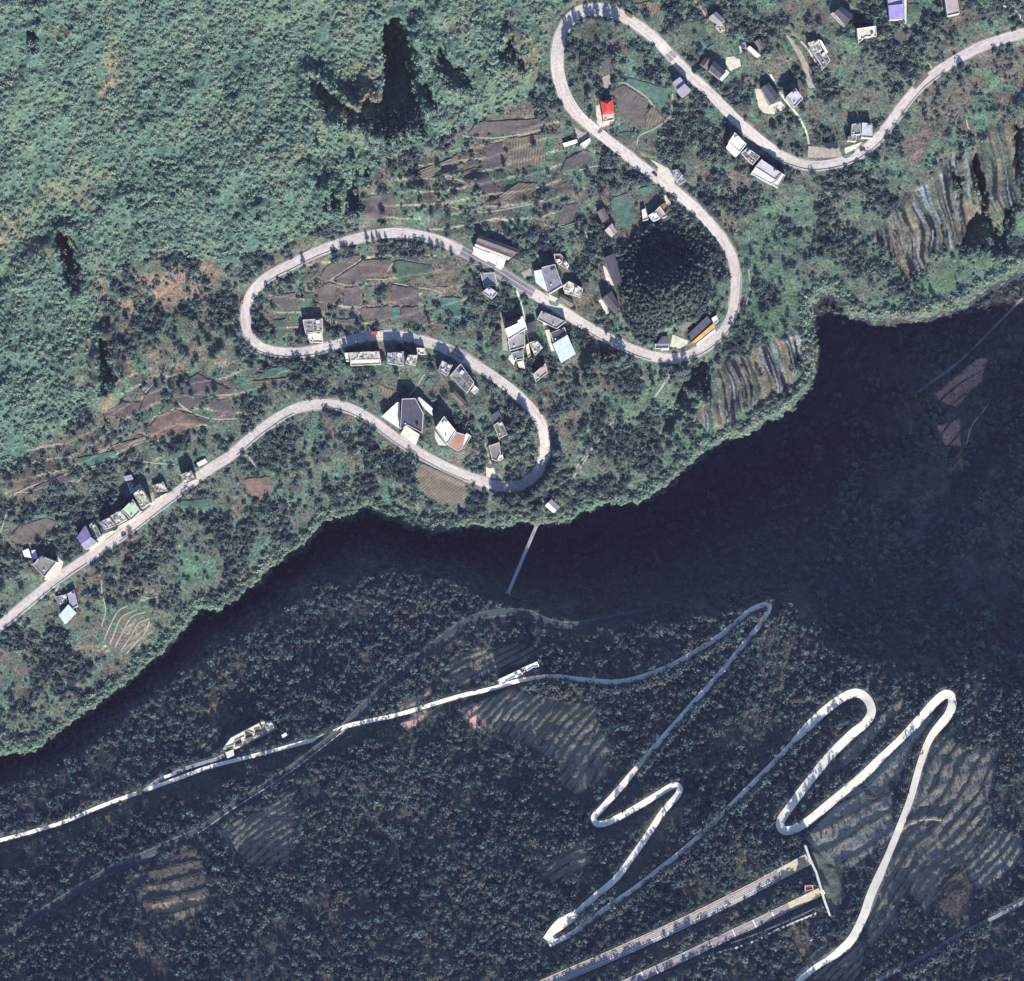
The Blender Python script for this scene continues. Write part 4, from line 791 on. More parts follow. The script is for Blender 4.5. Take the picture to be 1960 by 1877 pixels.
c, w, z = ROADS['canal']; ribbon('track_verge', c, w + 5 + 4 * vnoise(c[:, 0], c[:, 1], 16, 507), z, M_GV, lift=.10, skirt=1.5, nx=2)
c, w, z = ROADS['main']; ribbon('main_road', c, w, z, [M_BEIGE, M_ASPH, M_PATCH], seg_main, skirt=3.5)
ribbon('road_centre_line', c, w * 0 + 1.0, z, M_PAINTO, lift=.256, skirt=0.0, nx=1)
for s_ in (-.43, .43):
    cl = offset_line(c, w, s_); ribbon('road_edge_line', cl, w * 0 + .8, z, M_PAINTO, lift=.256, skirt=0, nx=1)
for nm, key, mat in (('concrete_lane', 'lane1', M_WHITE), ('concrete_lane', 'lane2', M_WHITE), ('dark_track', 'canal', M_CANAL), ('service_road', 'serv', M_SERV), ('compound_drive', 'spur', M_SERV), ('gorge_path', 'gpath', M_SERV)):
    c, w, z = ROADS[key]; ribbon(nm, c, w, z + (.02 if key == 'lane2' else 0), mat, skirt=2.5, nx=2)
c, w, z = ROADS['canal']; k0 = 0
cl = offset_line(c, w, .34); m_ = (c[:, 0] > 375) & (c[:, 0] < 660); ribbon('channel_coping', cl[m_], (w * 0 + 1.1)[m_], z[m_], M_CREAMP, lift=.5, skirt=.8, nx=1)
for i, (cc_, ww, p) in enumerate(PATHS):
    c, w, z = ROADS['path%d' % i]; ribbon('footpath', c, w, z, M_CREAMP if cc_ == 'cream' else M_SOIL, lift=.18, skirt=1.2, nx=1)
for (cname, poly), zz in zip(YARDS, YARDZ):
    mb = MB(); pts = [P(a, b, .12, zz) for a, b in poly]; mb.poly(pts)
    low = [P(a, b, -1.2, zz) for a, b in poly]
    for i in range(len(pts)): j = (i + 1) % len(pts); mb.poly([pts[i], low[i], low[j], pts[j]])
    o = mb.obj('yard_paving', M_CREAMP if cname == 'cream' else M_SOIL, kind='structure')
    if o.data.polygons[0].normal.z < 0: o.data.flip_normals()

# dark strips standing in for the shade on the southern terrace risers
M_RISER_SHADE = plain('terrace_riser_shade', (.035, .042, .036), .4, .8, .95)
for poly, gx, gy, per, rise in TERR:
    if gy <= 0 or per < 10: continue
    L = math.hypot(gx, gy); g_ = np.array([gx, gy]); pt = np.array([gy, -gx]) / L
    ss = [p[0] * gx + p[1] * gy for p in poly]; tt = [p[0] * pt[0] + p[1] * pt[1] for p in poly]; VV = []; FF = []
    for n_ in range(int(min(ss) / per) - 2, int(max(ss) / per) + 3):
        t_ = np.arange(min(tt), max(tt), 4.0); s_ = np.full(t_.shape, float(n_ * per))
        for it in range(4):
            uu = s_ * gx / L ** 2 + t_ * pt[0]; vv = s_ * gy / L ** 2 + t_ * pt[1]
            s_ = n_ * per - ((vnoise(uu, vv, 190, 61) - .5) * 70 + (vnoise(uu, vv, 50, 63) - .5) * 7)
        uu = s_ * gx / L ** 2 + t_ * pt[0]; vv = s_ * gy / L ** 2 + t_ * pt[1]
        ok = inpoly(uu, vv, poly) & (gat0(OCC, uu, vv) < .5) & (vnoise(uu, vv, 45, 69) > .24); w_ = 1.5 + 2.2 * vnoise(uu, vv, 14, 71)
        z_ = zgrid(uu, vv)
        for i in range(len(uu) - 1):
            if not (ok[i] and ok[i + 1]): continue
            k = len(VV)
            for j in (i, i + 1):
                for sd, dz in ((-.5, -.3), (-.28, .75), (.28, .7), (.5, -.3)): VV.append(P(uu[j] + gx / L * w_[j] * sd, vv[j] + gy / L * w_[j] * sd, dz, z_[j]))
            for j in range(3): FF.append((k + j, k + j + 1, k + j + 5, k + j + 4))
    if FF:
        o = mesh_obj('riser_shade_strip', VV, FF, M_RISER_SHADE, kind='structure')
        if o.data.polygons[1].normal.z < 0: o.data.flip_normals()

# expressway carriageways with their own markings
for key in ('hwn', 'hws'):
    c, w, z = ROADS[key]
    tan_from = pl('K', 1610, 500)[0][0] if key == 'hwn' else pl('K', 1672, 690)[0][0]
    ribbon('expressway_carriageway', c, w, z, [M_HW, M_TAN], lambda u, v, i, t0=tan_from: 1 if u > t0 else 0, lift=.4, skirt=2.5)
c, w, z = ROADS['hwn']; arc = np.concatenate([[0], np.cumsum(np.hypot(*np.diff(c, axis=0).T))])
for s_, wd_, mt in ((-.47, 1.3, M_TAN), (-.26, 1.0, M_TAN), (-.1, .9, M_PAINTO), (.05, .9, M_PAINTO), (.40, .8, M_PAINTO), (.48, 1.1, M_PAINTO)):
    mm = c[:, 0] < pl('K', 1600, 500)[0][0]; cl = offset_line(c, w, s_); ribbon('carriageway_line', cl[mm], (w * 0 + wd_)[mm], z[mm], mt, lift=.406, skirt=0, nx=1)
def dashes(name, c, w, z, s_, dash, gap, width, mat, lift, umax):
    cl = offset_line(c, w, s_); arc = np.concatenate([[0], np.cumsum(np.hypot(*np.diff(cl, axis=0).T))]); a = 0; mb = MB()
    while a + dash < arc[-1]:
        for_pts = []
        x0, y0, z0 = [np.interp(a, arc, q) for q in (cl[:, 0], cl[:, 1], z)]; x1, y1, z1 = [np.interp(a + dash, arc, q) for q in (cl[:, 0], cl[:, 1], z)]
        if x1 < umax:
            dx, dy = x1 - x0, y1 - y0; L = math.hypot(dx, dy); nx_, ny_ = -dy / L * width / 2, dx / L * width / 2
            mb.poly([P(x0 + nx_, y0 + ny_, lift, z0), P(x1 + nx_, y1 + ny_, lift, z1), P(x1 - nx_, y1 - ny_, lift, z1), P(x0 - nx_, y0 - ny_, lift, z0)])
        a += dash + gap
    o = mb.obj(name, mat, kind='structure')
    if o.data.polygons[0].normal.z < 0: o.data.flip_normals()
dashes('dotted_lane_line', c, w, z, .24, 3.2, 2.0, 1.5, M_PAINT, .412, pl('K', 1600, 500)[0][0])
c, w, z = ROADS['hws']
for s_, wd_ in ((-.46, .9), (0, .5), (.46, .9)):
    mm = c[:, 0] < pl('K', 1660, 690)[0][0]; cl = offset_line(c, w, s_); ribbon('carriageway_line', cl[mm], (w * 0 + wd_)[mm], z[mm], M_PAINTO, lift=.406, skirt=0, nx=1)
for (a, b) in pl('K', 1575, 728, 1470, 782, 1350, 838, 1212, 905, 1055, 983, 882, 1060, 805, 1098, 690, 1150):
    i = int(np.argmin(np.hypot(c[:, 0] - a, c[:, 1] - b))); d = c[i + 1] - c[i]; d /= np.hypot(*d); nn = np.array([-d[1], d[0]])
    mb = MB(); q = c[i]; h = w[i] / 2
    mb.poly([P(*(q + nn * h + d * .9), .414, z[i]), P(*(q - nn * h + d * .9), .414, z[i]), P(*(q - nn * h - d * .9), .414, z[i]), P(*(q + nn * h - d * .9), .414, z[i])])
    o = mb.obj('cross_bar_marking', M_PAINT, kind='structure')
    if o.data.polygons[0].normal.z < 0: o.data.flip_normals()

# ------------------------------------------------------------------ field plots with real furrows
FC = {'soil': ((.155, .138, .122), (.12, .105, .095)), 'darksoil': ((.125, .112, .108), (.095, .085, .085)), 'dry': ((.20, .17, .13), (.12, .105, .08)), 'rustsoil': ((.20, .145, .115), (.13, .095, .08)),
      'green': ((.09, .13, .095), (.085, .10, .08)), 'bright': ((.105, .18, .14), (.085, .145, .115)), 'stripes': ((.10, .19, .12), (.10, .085, .07))}
fmat = {k: (plain('field_' + k + '_ridge', v[0], .25, .5, .95, .3), plain('field_' + k + '_furrow', v[1], .25, .7, .95)) for k, v in FC.items()}
for ci, ang, poly in FIELDS:
    a = math.radians(ang); dx, dy = math.cos(a), -math.sin(a); ex, ey = -dy, dx
    s = [(p[0] * ex + p[1] * ey) for p in poly]; lo, hi = min(s) + .3, max(s) - .3
    per = 2.6 if ci in ('dry', 'stripes') else 1.9
    n = max(3, int((hi - lo) / per)); rows = []
    for k in range(n * 2 + 1):
        sv = lo + (hi - lo) * k / (n * 2); xs = []
        for i in range(len(poly)):
            p, q = poly[i], poly[(i + 1) % len(poly)]; s0, s1 = p[0] * ex + p[1] * ey - sv, q[0] * ex + q[1] * ey - sv
            if (s0 > 0) != (s1 > 0): t_ = s0 / (s0 - s1); xs.append((p[0] + (q[0] - p[0]) * t_) * dx + (p[1] + (q[1] - p[1]) * t_) * dy)
        if len(xs) < 2: continue
        wob = 3.2 * float(vnoise(sv, ang, 7, 333)); rows.append((sv, min(xs) + random.uniform(0, 1.2) + wob, max(xs) - random.uniform(0, 1.2) - 3.2 * float(vnoise(sv, ang + 50, 7, 335)), k))
    if len(rows) < 3: continue
    m = max(3, int((max(r[2] for r in rows) - min(r[1] for r in rows)) / 5)); uu = []; vv = []; hh = []
    for sv, x0, x1, k in rows:
        for j in range(m + 1):
            x = x0 + (x1 - x0) * j / m; uu.append(x * dx + sv * ex); vv.append(x * dy + sv * ey); hh.append(.95 if k % 2 else .6)
    uu, vv = np.array(uu), np.array(vv); zz = zgrid(uu, vv) + np.array(hh); VV = PA(uu, vv, zz); FF = []; MI = []
    for r in range(len(rows) - 1):
        for j in range(m): q = r * (m + 1) + j; FF.append((q, q + 1, q + m + 2, q + m + 1)); MI.append(0 if (rows[r][3] % 4 < 2 or ci not in ('dry', 'stripes', 'soil')) else 1)
    o = mesh_obj('field_plot', VV, FF, list(fmat[ci]), None, MI, kind='structure')
    if o.data.polygons[0].normal.z < 0: o.data.flip_normals()

# ------------------------------------------------------------------ buildings
def inset(q, d):
    """shrink a world polygon by about d metres"""
    c_ = np.mean(np.array(q)[:, :2], 0); out = []
    for p in q:
        v = np.array(p[:2]) - c_; L = np.hypot(*v); v = v * max(.2, 1 - d * 1.3 / L); out.append((c_[0] + v[0], c_[1] + v[1], p[2]))
    return out
def ccw(q):
    a = sum(q[i][0] * q[(i + 1) % len(q)][1] - q[(i + 1) % len(q)][0] * q[i][1] for i in range(len(q))); return q if a > 0 else q[::-1]
def corrugated(q0, q1, q2, q3, pitch, amp):
    """sheet or tile courses over quad q0 q1 (eave) q2 q3 (ridge): ribs run down the slope"""
    q = [np.array(p, float) for p in (q0, q1, q2, q3)]; L = np.linalg.norm(q[1] - q[0]); n = max(2, min(46, int(L / pitch) * 2)); v = []; f = []
    for i in range(n + 1):
        t_ = i / n; a = q[0] * (1 - t_) + q[1] * t_; b = q[3] * (1 - t_) + q[2] * t_; h = amp if i % 2 else 0
        v += [(a[0], a[1], a[2] + h), (b[0], b[1], b[2] + h)]
    for i in range(n): f.append((2 * i, 2 * i + 2, 2 * i + 3, 2 * i + 1))
    # underside and fascia give the sheet a thickness
    k = len(v)
    for p in (q[0], q[1], q[2], q[3]): v.append((p[0], p[1], p[2] - .18))
    f += [(k, k + 3, k + 2, k + 1), (0, k, k + 1, 2 * n), (1, 2 * n + 1, k + 2, k + 3), (0, 1, k + 3, k), (2 * n, k + 1, k + 2, 2 * n + 1)]
    return v, f
def window_on(e0, e1, t_, zc, wv, hv, parent, kind='window'):
    a = np.array(e0[:2]); b = np.array(e1[:2]); d = b - a; L = np.hypot(*d); d = d / L; nrm = np.array([d[1], -d[0]]); c_ = a + (b - a) * t_
    if kind == 'door':
        mb = MB(); p = c_ + nrm * .04; mb.box((p[0], p[1], zc - hv / 2), wv, .1, hv, math.atan2(d[1], d[0])); return mb.obj('door', DOORM, parent)
    mb = MB(); p = c_ + nrm * .03; mb.box((p[0], p[1], zc - hv / 2), wv, .12, hv, math.atan2(d[1], d[0])); f = mb.obj('window', TRIM, parent)
    mb = MB(); p = c_ + nrm * .10; mb.box((p[0], p[1], zc - hv / 2 + .12), wv - .24, .04, hv - .24, math.atan2(d[1], d[0])); mb.obj('pane', GLASS, f)
TANKM = plain('steel_tank', (.55, .57, .6), .1, 1, .35); DEBM = plain('roof_clutter', (.16, .145, .13), .3, 1.2)
for nm, label, cat, vols in HOUSES:
    allu = [p for v in vols for p in v[0]]; cu = np.mean([p[0] for p in vols[0][0]]); cv = np.mean([p[1] for p in vols[0][0]])
    z0 = float(zgrid(np.array([cu]), np.array([cv]))[0])
    rt = empty(nm, P(cu, cv, 0, z0), label, cat, None)
    base = Vector(rt.location)
    rnd = random.Random(hash(label) % 9999 if False else sum(map(ord, label)))
    first = True
    def put(mb_v, mb_f, name, mats, mi=None, parent=None):
        v = [(p[0] - base[0], p[1] - base[1], p[2] - base[2]) for p in mb_v]
        return mesh_obj(name, v, mb_f, mats, parent or rt, mi)
    for (poly, h, form, colr) in vols:
        h = h * 1.3; rough = form == 'rough'
        top = ccw([P(a, b, h, z0) for a, b in poly])
        wq = inset(top, .35) if form in ('gable', 'shed', 'hip') else top
        n = len(wq); wm = MB()
        lowz = z0 - 5
        rm = roof_mat(colr, rough)
        if form in ('flat', 'rough') or n > 4 and form == 'shed':
            for i in range(n):
                a, b = wq[i], wq[(i + 1) % n]; wm.poly([(a[0], a[1], lowz), (b[0], b[1], lowz), (b[0], b[1], b[2]), (a[0], a[1], a[2])])
            put(wm.v, wm.f, 'wall', WALLM)
            # slab slightly below the parapet rim
            ph = .9 if form == 'flat' and h > 4.5 else (.5 if rough else .15)
            mb = MB(); inn = inset(top, .45)
            mb.poly([(p[0], p[1], p[2] - .02) for p in inset(top, .2)]); sl_ = put(mb.v, mb.f, 'roof', rm)
            mb = MB()
            for i in range(n):
                j = (i + 1) % n; a, b, ai, bi = top[i], top[j], inn[i], inn[j]
                lift_ = lambda p, q: (p[0], p[1], p[2] + q)
                mb.poly([lift_(a, ph), lift_(b, ph), lift_(bi, ph), lift_(ai, ph)]); mb.poly([lift_(ai, ph), lift_(bi, ph), lift_(bi, -.1), lift_(ai, -.1)]); mb.poly([lift_(a, .0), lift_(b, .0), lift_(b, ph), lift_(a, ph)])
            put(mb.v, mb.f, 'parapet', rm if ROOF[colr][0] > .4 else TRIM)
            A = np.array(top); ext = min(np.linalg.norm(A[0, :2] - A[1, :2]), np.linalg.norm(A[1, :2] - A[2, :2]))
            if ext > 5 and h > 5:
                # stair head, tanks, drying clutter
                cxy = A[:, :2].mean(0); e = A[1, :2] - A[0, :2]; ang = math.atan2(e[1], e[0])
                q = cxy + (A[2, :2] - cxy) * rnd.uniform(.35, .6)
                mb = MB(); mb.box((q[0], q[1], top[0][2] - .02), ext * .28, ext * .22, 2.0, ang); mb.box((q[0], q[1], top[0][2] + 2.0), ext * .32, ext * .26, .15, ang)
                put(mb.v, mb.f, 'stair_head', rm if not rough else TRIM)
                if rnd.random() < .7:
                    q = cxy + (A[0, :2] - cxy) * rnd.uniform(.4, .6); mb = MB(); mb.cyl((q[0], q[1], top[0][2] - .02), .6, 1.3, 12); mb.cyl((q[0], q[1], top[0][2] + 1.28), .6, .25, 12, 0, .15); put(mb.v, mb.f, 'water_tank', TANKM)
            if rough:
                cxy = A[:, :2].mean(0); mb = MB(); mb2 = MB()
                for k in range(int(5 + ext * 1.4)):
                    i = rnd.randrange(n); s1_, s2_ = rnd.random(), rnd.random() ** .5
                    q = cxy + ((A[i, :2] * s1_ + A[(i + 1) % n, :2] * (1 - s1_)) - cxy) * s2_ * .84
                    (mb if k % 2 else mb2).box((q[0], q[1], top[0][2] - .01), rnd.uniform(.5, 2.4), rnd.uniform(.4, 1.5), rnd.uniform(.25, .9), rnd.uniform(0, 3))
                put(mb.v, mb.f, 'roof_clutter', DEBM)['kind'] = 'stuff'; put(mb2.v, mb2.f, 'roof_clutter', rm)['kind'] = 'stuff'
                # dividing walls that stand above the slab
                mb = MB(); mid = (A[0] + A[1]) / 2; mid2 = (A[2] + A[(3) % n]) / 2; mb.beam((mid[0], mid[1], mid[2] + .7), (mid2[0], mid2[1], mid2[2] + .7), .3, .8); put(mb.v, mb.f, 'dividing_wall', TRIM)
        else:
            if n == 5:
                # five sided sheet roof: fold to the four widest corners
                A = np.array(top); dd = [np.linalg.norm(np.cross(A[(i + 1) % 5, :2] - A[i, :2], A[i, :2] - A[i - 1, :2])) for i in range(5)]; top = [top[i] for i in range(5) if i != int(np.argmin(dd))]; wq = inset(top, .35); n = 4
            T = [np.array(p) for p in top]
            if np.linalg.norm(T[0] - T[1]) < np.linalg.norm(T[1] - T[2]): T = T[1:] + T[:1]; wq = wq[1:] + wq[:1]
            span = (np.linalg.norm(T[1] - T[2]) + np.linalg.norm(T[3] - T[0])) / 2
            W = [np.array(p) for p in wq]
            if form == 'shed':
                # low side to the south
                rise = span * .12; south = 0 if (T[0] + T[1])[1] < (T[2] + T[3])[1] else 1
                dz = [0, 0, rise, rise] if south == 0 else [rise, rise, 0, 0]
                R = [T[i] + np.array([0, 0, dz[i] + .12]) for i in range(4)]
                for i in range(4):
                    j = (i + 1) % 4; wm.poly([(W[i][0], W[i][1], lowz), (W[j][0], W[j][1], lowz), (W[j][0], W[j][1], W[j][2] + dz[j]), (W[i][0], W[i][1], W[i][2] + dz[i])])
                put(wm.v, wm.f, 'wall', WALLM)
                v_, f_ = corrugated(R[0], R[1], R[2], R[3], 1.0, .10); put(v_, f_, 'roof', rm)
            else:
                rise = span * .26; k = .28 if form == 'hip' else 0
                r0 = (T[0] + T[3]) / 2; r1 = (T[1] + T[2]) / 2; rr0 = r0 + (r1 - r0) * k; rr1 = r1 - (r1 - r0) * k
                rr0 = rr0 + np.array([0, 0, rise]); rr1 = rr1 + np.array([0, 0, rise])
                w0 = (W[0] + W[3]) / 2; w1 = (W[1] + W[2]) / 2
                for i in range(4):
                    j = (i + 1) % 4; wm.poly([(W[i][0], W[i][1], lowz), (W[j][0], W[j][1], lowz), tuple(W[j]), tuple(W[i])])
                if form == 'gable':
                    wm.poly([tuple(W[3]), tuple(W[0]), (w0[0], w0[1], w0[2] + rise * .92)]); wm.poly([tuple(W[1]), tuple(W[2]), (w1[0], w1[1], w1[2] + rise * .92)])
                put(wm.v, wm.f, 'wall', WALLM)
                up = np.array([0, 0, .08])
                if form == 'gable':
                    for quad in ((T[0] + up, T[1] + up, rr1 + up, rr0 + up), (T[2] + up, T[3] + up, rr0 + up, rr1 + up)):
                        v_, f_ = corrugated(*quad, .7, .09); put(v_, f_, 'roof_slope', rm)
                    mb = MB(); mb.beam(rr0 + [0, 0, .28], rr1 + [0, 0, .28], .45, .3); put(mb.v, mb.f, 'ridge_cap', rm)
                else:
                    for pts in ((T[0], T[1], rr1, rr0), (T[2], T[3], rr0, rr1), (T[1], T[2], rr1), (T[3], T[0], rr0)):
                        mb = MB(); mb.poly([tuple(p + up) for p in pts]); mb.poly([tuple(p + up - [0, 0, .2]) for p in pts][::-1]); put(mb.v, mb.f, 'roof_slope', rm)
        # openings on the two sunny walls of the larger blocks
        if first and h >= 5:
            q = ccw([tuple(p) for p in wq])
            for i in range(len(q)):
                a, b = q[i], q[(i + 1) % len(q)]; d = np.array(b[:2]) - np.array(a[:2]); L = np.hypot(*d)
                if L < 5 or d[0] <= 0: continue
                la = tuple(np.array(a) - base); lb = tuple(np.array(b) - base)
                fl = max(1, int(h // 3.2))
                for kf in range(fl):
                    for t_ in (.25, .75): window_on(la, lb, t_, kf * 3 + 1.7, 1.4, 1.3, rt)
                window_on(la, lb, .5, 1.1, 1.1, 2.1, rt, 'door')
                break
        first = False

# ------------------------------------------------------------------ tunnel portals, retaining lattice, drains
CEM = plain('portal_concrete', (.50, .49, .44), .15, .6, .9, .25)
zref = float(ROADS['hws'][2][-1])
def wall_run(pts, width, top, depth, name, mats=CEM, parent=None, zs=None):
    mb = MB()
    for i in range(len(pts) - 1):
        za = zs[i] if zs else None; zb = zs[i + 1] if zs else None
        mb.beam(P(*pts[i], top, za), P(*pts[i + 1], top, zb), width, depth)
    return mb.obj(name, mats, parent)
pw = pl('K', 1775, 322, 1800, 395, 1840, 480, 1868, 575, 1890, 650, 1922, 740)
pr = empty('tunnel_portal_wall', P(*pw[3]), 'long pale concrete headwall across both ends of the expressway cutting', 'wall')
zt = max(float(ROADS['hws'][2][-1]), float(ROADS['hwn'][2][-1]))
def wbeam(mb, a, b, ww, dd): mb.beam(np.array(a) - np.array(pr.location), np.array(b) - np.array(pr.location), ww, dd)
mb = MB()
for i in range(len(pw) - 1): wbeam(mb, P(*pw[i], 7, zt), P(*pw[i + 1], 7, zt), 1.6, 9)
mb.obj('headwall', CEM, pr)
for key in ('hwn', 'hws'):
    c, w, z = ROADS[key]; e = c[-1]; d = c[-1] - c[-4]; d /= np.hypot(*d); nn = np.array([-d[1], d[0]]); mb = MB(); n = 12
    for i in range(n):
        a0, a1 = math.pi * i / n, math.pi * (i + 1) / n
        pts = [P(*(e + nn * math.cos(a) * w[-1] / 2 + d * q), 0.4 + 6.5 * math.sin(a), z[-1]) for a, q in ((a0, -3), (a1, -3), (a1, 4), (a0, 4))]
        mb.poly([tuple(np.array(p) - np.array(pr.location)) for p in pts])
    mb.obj('portal_hood', CEM, pr)
for nm_, lab, line in (('stepped_drain', 'dotted pale stepped drain line running beside the lower carriageway', pl('K', 1245, 962, 1380, 925, 1500, 880, 1600, 825, 1740, 765, 1900, 700)),
                       ('drain_channel', 'short pale drain line in the shrubs right of the stepped drain', pl('K', 1800, 890, 1870, 865, 1940, 840))):
    rt = empty(nm_, P(*line[0]), lab, 'drain'); L0 = np.array(rt.location); mb = MB(); mb2 = MB()
    for i in range(len(line) - 1):
        mb.beam(np.array(P(*line[i], .5)) - L0, np.array(P(*line[i + 1], .5)) - L0, .8, 1.2)
        k = max(1, int(np.hypot(line[i + 1][0] - line[i][0], line[i + 1][1] - line[i][1]) / 9))
        for j in range(k):
            q = np.array(line[i]) + (np.array(line[i + 1]) - np.array(line[i])) * (j + .5) / k; p = np.array(P(*q, .3)) - L0
            mb2.box(p, 1.8, 1.5, .9, .5)
    mb.obj('channel', CEM, rt)
    if nm_ == 'stepped_drain': mb2.obj('step_block', CEM, rt, kind='stuff')
for (k1, k2) in ((pl('K', 1500, 470, 1620, 400), pl('K', 1620, 400, 1760, 330)), (pl('K', 1530, 490, 1640, 425), pl('K', 1640, 425, 1760, 350))):
    pass
rt = empty('slope_lattice', P(*pl('K', 1700, 380)[0]), 'pale concrete lattice frame on the grass bank above the upper portal', 'retaining frame'); L0 = np.array(rt.location); mb = MB()
la_, lb_ = pl('K', 1480, 485, 1775, 325), pl('K', 1500, 520, 1780, 372)
for t_ in np.linspace(0, 1, 9):
    a = np.array(la_[0]) * (1 - t_) + np.array(la_[1]) * t_; b = np.array(lb_[0]) * (1 - t_) + np.array(lb_[1]) * t_; mb.beam(np.array(P(*a, .4)) - L0, np.array(P(*b, .4)) - L0, .4, .6)
for q in (la_, lb_): mb.beam(np.array(P(*q[0], .42)) - L0, np.array(P(*q[1], .42)) - L0, .5, .6)
mb.obj('frame', CEM, rt)
# cutting wall with buttresses south of the lower carriageway
rt = empty('cutting_wall', P(*pl('K', 1600, 790)[0]), 'dark ribbed retaining wall below the lower expressway carriageway', 'wall'); L0 = np.array(rt.location)
cw = pl('K', 1330, 905, 1480, 850, 1600, 800, 1740, 740, 1880, 672); DARKC = plain('dark_cutting_concrete', (.10, .10, .12), .3, .6)
mb = MB()
for i in range(len(cw) - 1): mb.beam(np.array(P(*cw[i], 1.5)) - L0, np.array(P(*cw[i + 1], 1.5)) - L0, 1.0, 6)
mb.obj('wall_face', DARKC, rt); mb = MB()
for i in range(len(cw) - 1):
    for j in range(9):
        q = np.array(cw[i]) + (np.array(cw[i + 1]) - np.array(cw[i])) * j / 9; q2 = q + np.array([-5.0, -11.0]); mb.beam(np.array(P(*q, 1.0)) - L0, np.array(P(*q2, .5)) - L0, .5, 1.5)
mb.obj('rib', DARKC, rt, kind='stuff')

# ------------------------------------------------------------------ footbridges over the gorge
DECK = plain('bridge_deck', (.50, .47, .45), .12, 1); CABLE = plain('bridge_steel', (.30, .30, .32), .1, 1, .5)
def footbridge(a, b, label, width, planks, tower, mat=DECK, za=None, zb=None, kindname='footbridge'):
    A = np.array(P(*a, .5) if za is None else P(*a, 0, za)); B = np.array(P(*b, .5) if zb is None else P(*b, 0, zb))
    rt = empty(kindname, tuple((A + B) / 2), label, 'bridge'); L0 = (A + B) / 2; d = B - A; L = np.linalg.norm(d[:2]); d2 = d / L; nn = np.array([-d2[1], d2[0], 0]); ang = math.atan2(d2[1], d2[0])
    mb = MB()
    for s_ in (-.46, 0, .46): mb.beam(A - L0 + nn * width * s_ - [0, 0, .1], B - L0 + nn * width * s_ - [0, 0, .1], .15, .35)
    mb.obj('girder', CABLE, rt)
    step = L / planks; me = None
    for k in range(planks):
        t_ = (k + .5) / planks; p = A + (B - A) * t_
        if me is None:
            mb = MB(); mb.box((0, 0, -.08), step * .94, width, .1, ang); o = mb.obj('deck_plank', mat, rt); me = o.data
        else: o = bpy.data.objects.new('deck_plank', me); COL.objects.link(o); o.parent = rt
        o.location = tuple(p - L0)
    for s_ in (-1, 1):
        mb = MB(); n = 14
        pts = [A + (B - A) * i / n + nn * width * .55 * s_ + np.array([0, 0, 1.1 + (tower - 1.1) * (2 * i / n - 1) ** 2]) - L0 for i in range(n + 1)]
        for i in range(n): mb.beam(pts[i], pts[i + 1], .14, .14)
        for i in range(1, n):
            base_ = A + (B - A) * i / n + nn * width * .55 * s_ - L0; mb.box(base_, .08, .08, pts[i][2] - base_[2], ang)
        mb.beam(A - L0 + nn * width * .5 * s_ + [0, 0, 1.1], B - L0 + nn * width * .5 * s_ + [0, 0, 1.1], .1, .1)
        mb.obj('cable_and_rail', CABLE, rt)
        for e_ in (A, B):
            mb = MB(); mb.box(e_ - L0 + nn * width * .7 * s_ - [0, 0, 3], .8, .8, tower + 3.4, ang); mb.obj('tower_leg', CEM, rt)
footbridge((1029, 1001), (972, 1136), 'long pale footbridge crossing the shaded gorge below the village', 2.3, 44, 5)
zc = float(zgrid(np.array([1753.]), np.array([757.]))[0])
footbridge((1753, 757), (1741, 830), 'short thin white footbridge in the shade at the right, under the reddish clearing', 1.2, 30, 2.5, M_WHITE, zc + 1.0, max(zc + 1.0, float(zgrid(np.array([1741.]), np.array([830.]))[0]) + 1.0))

# ------------------------------------------------------------------ roadside parapet and guard posts
def guardrail(c, w, z, i0, i1, side, label):
    cl = offset_line(c, w, side)[i0:i1:3]; zz = z[i0:i1:3]
    if len(cl) < 3: return
    rt = empty('guardrail', P(cl[0][0], cl[0][1], 0, zz[0]), label, 'guardrail', 'guardrails along the village road'); L0 = np.array(rt.location); mb = MB(); mb2 = MB()
    for i in range(len(cl) - 1):
        a = np.array(P(*cl[i], .25 + .95, zz[i])) - L0; b = np.array(P(*cl[i + 1], .25 + .95, zz[i + 1])) - L0; mb.beam(a, b, .22, .4); mb2.box((a[0], a[1], a[2] - 1.3), .22, .22, 1.3)
    mb.obj('rail', M_EDGE, rt); mb2.obj('post', M_EDGE, rt, kind='stuff')
c, w, z = ROADS['main']
def idx(u, v): return int(np.argmin(np.hypot(c[:, 0] - u, c[:, 1] - v)))
def side_of(u, v, i):
    d = c[i + 1] - c[i]; n = np.array([-d[1], d[0]]); return .50 if np.dot(n, np.array([u, v]) - c[i]) > 0 else -.50
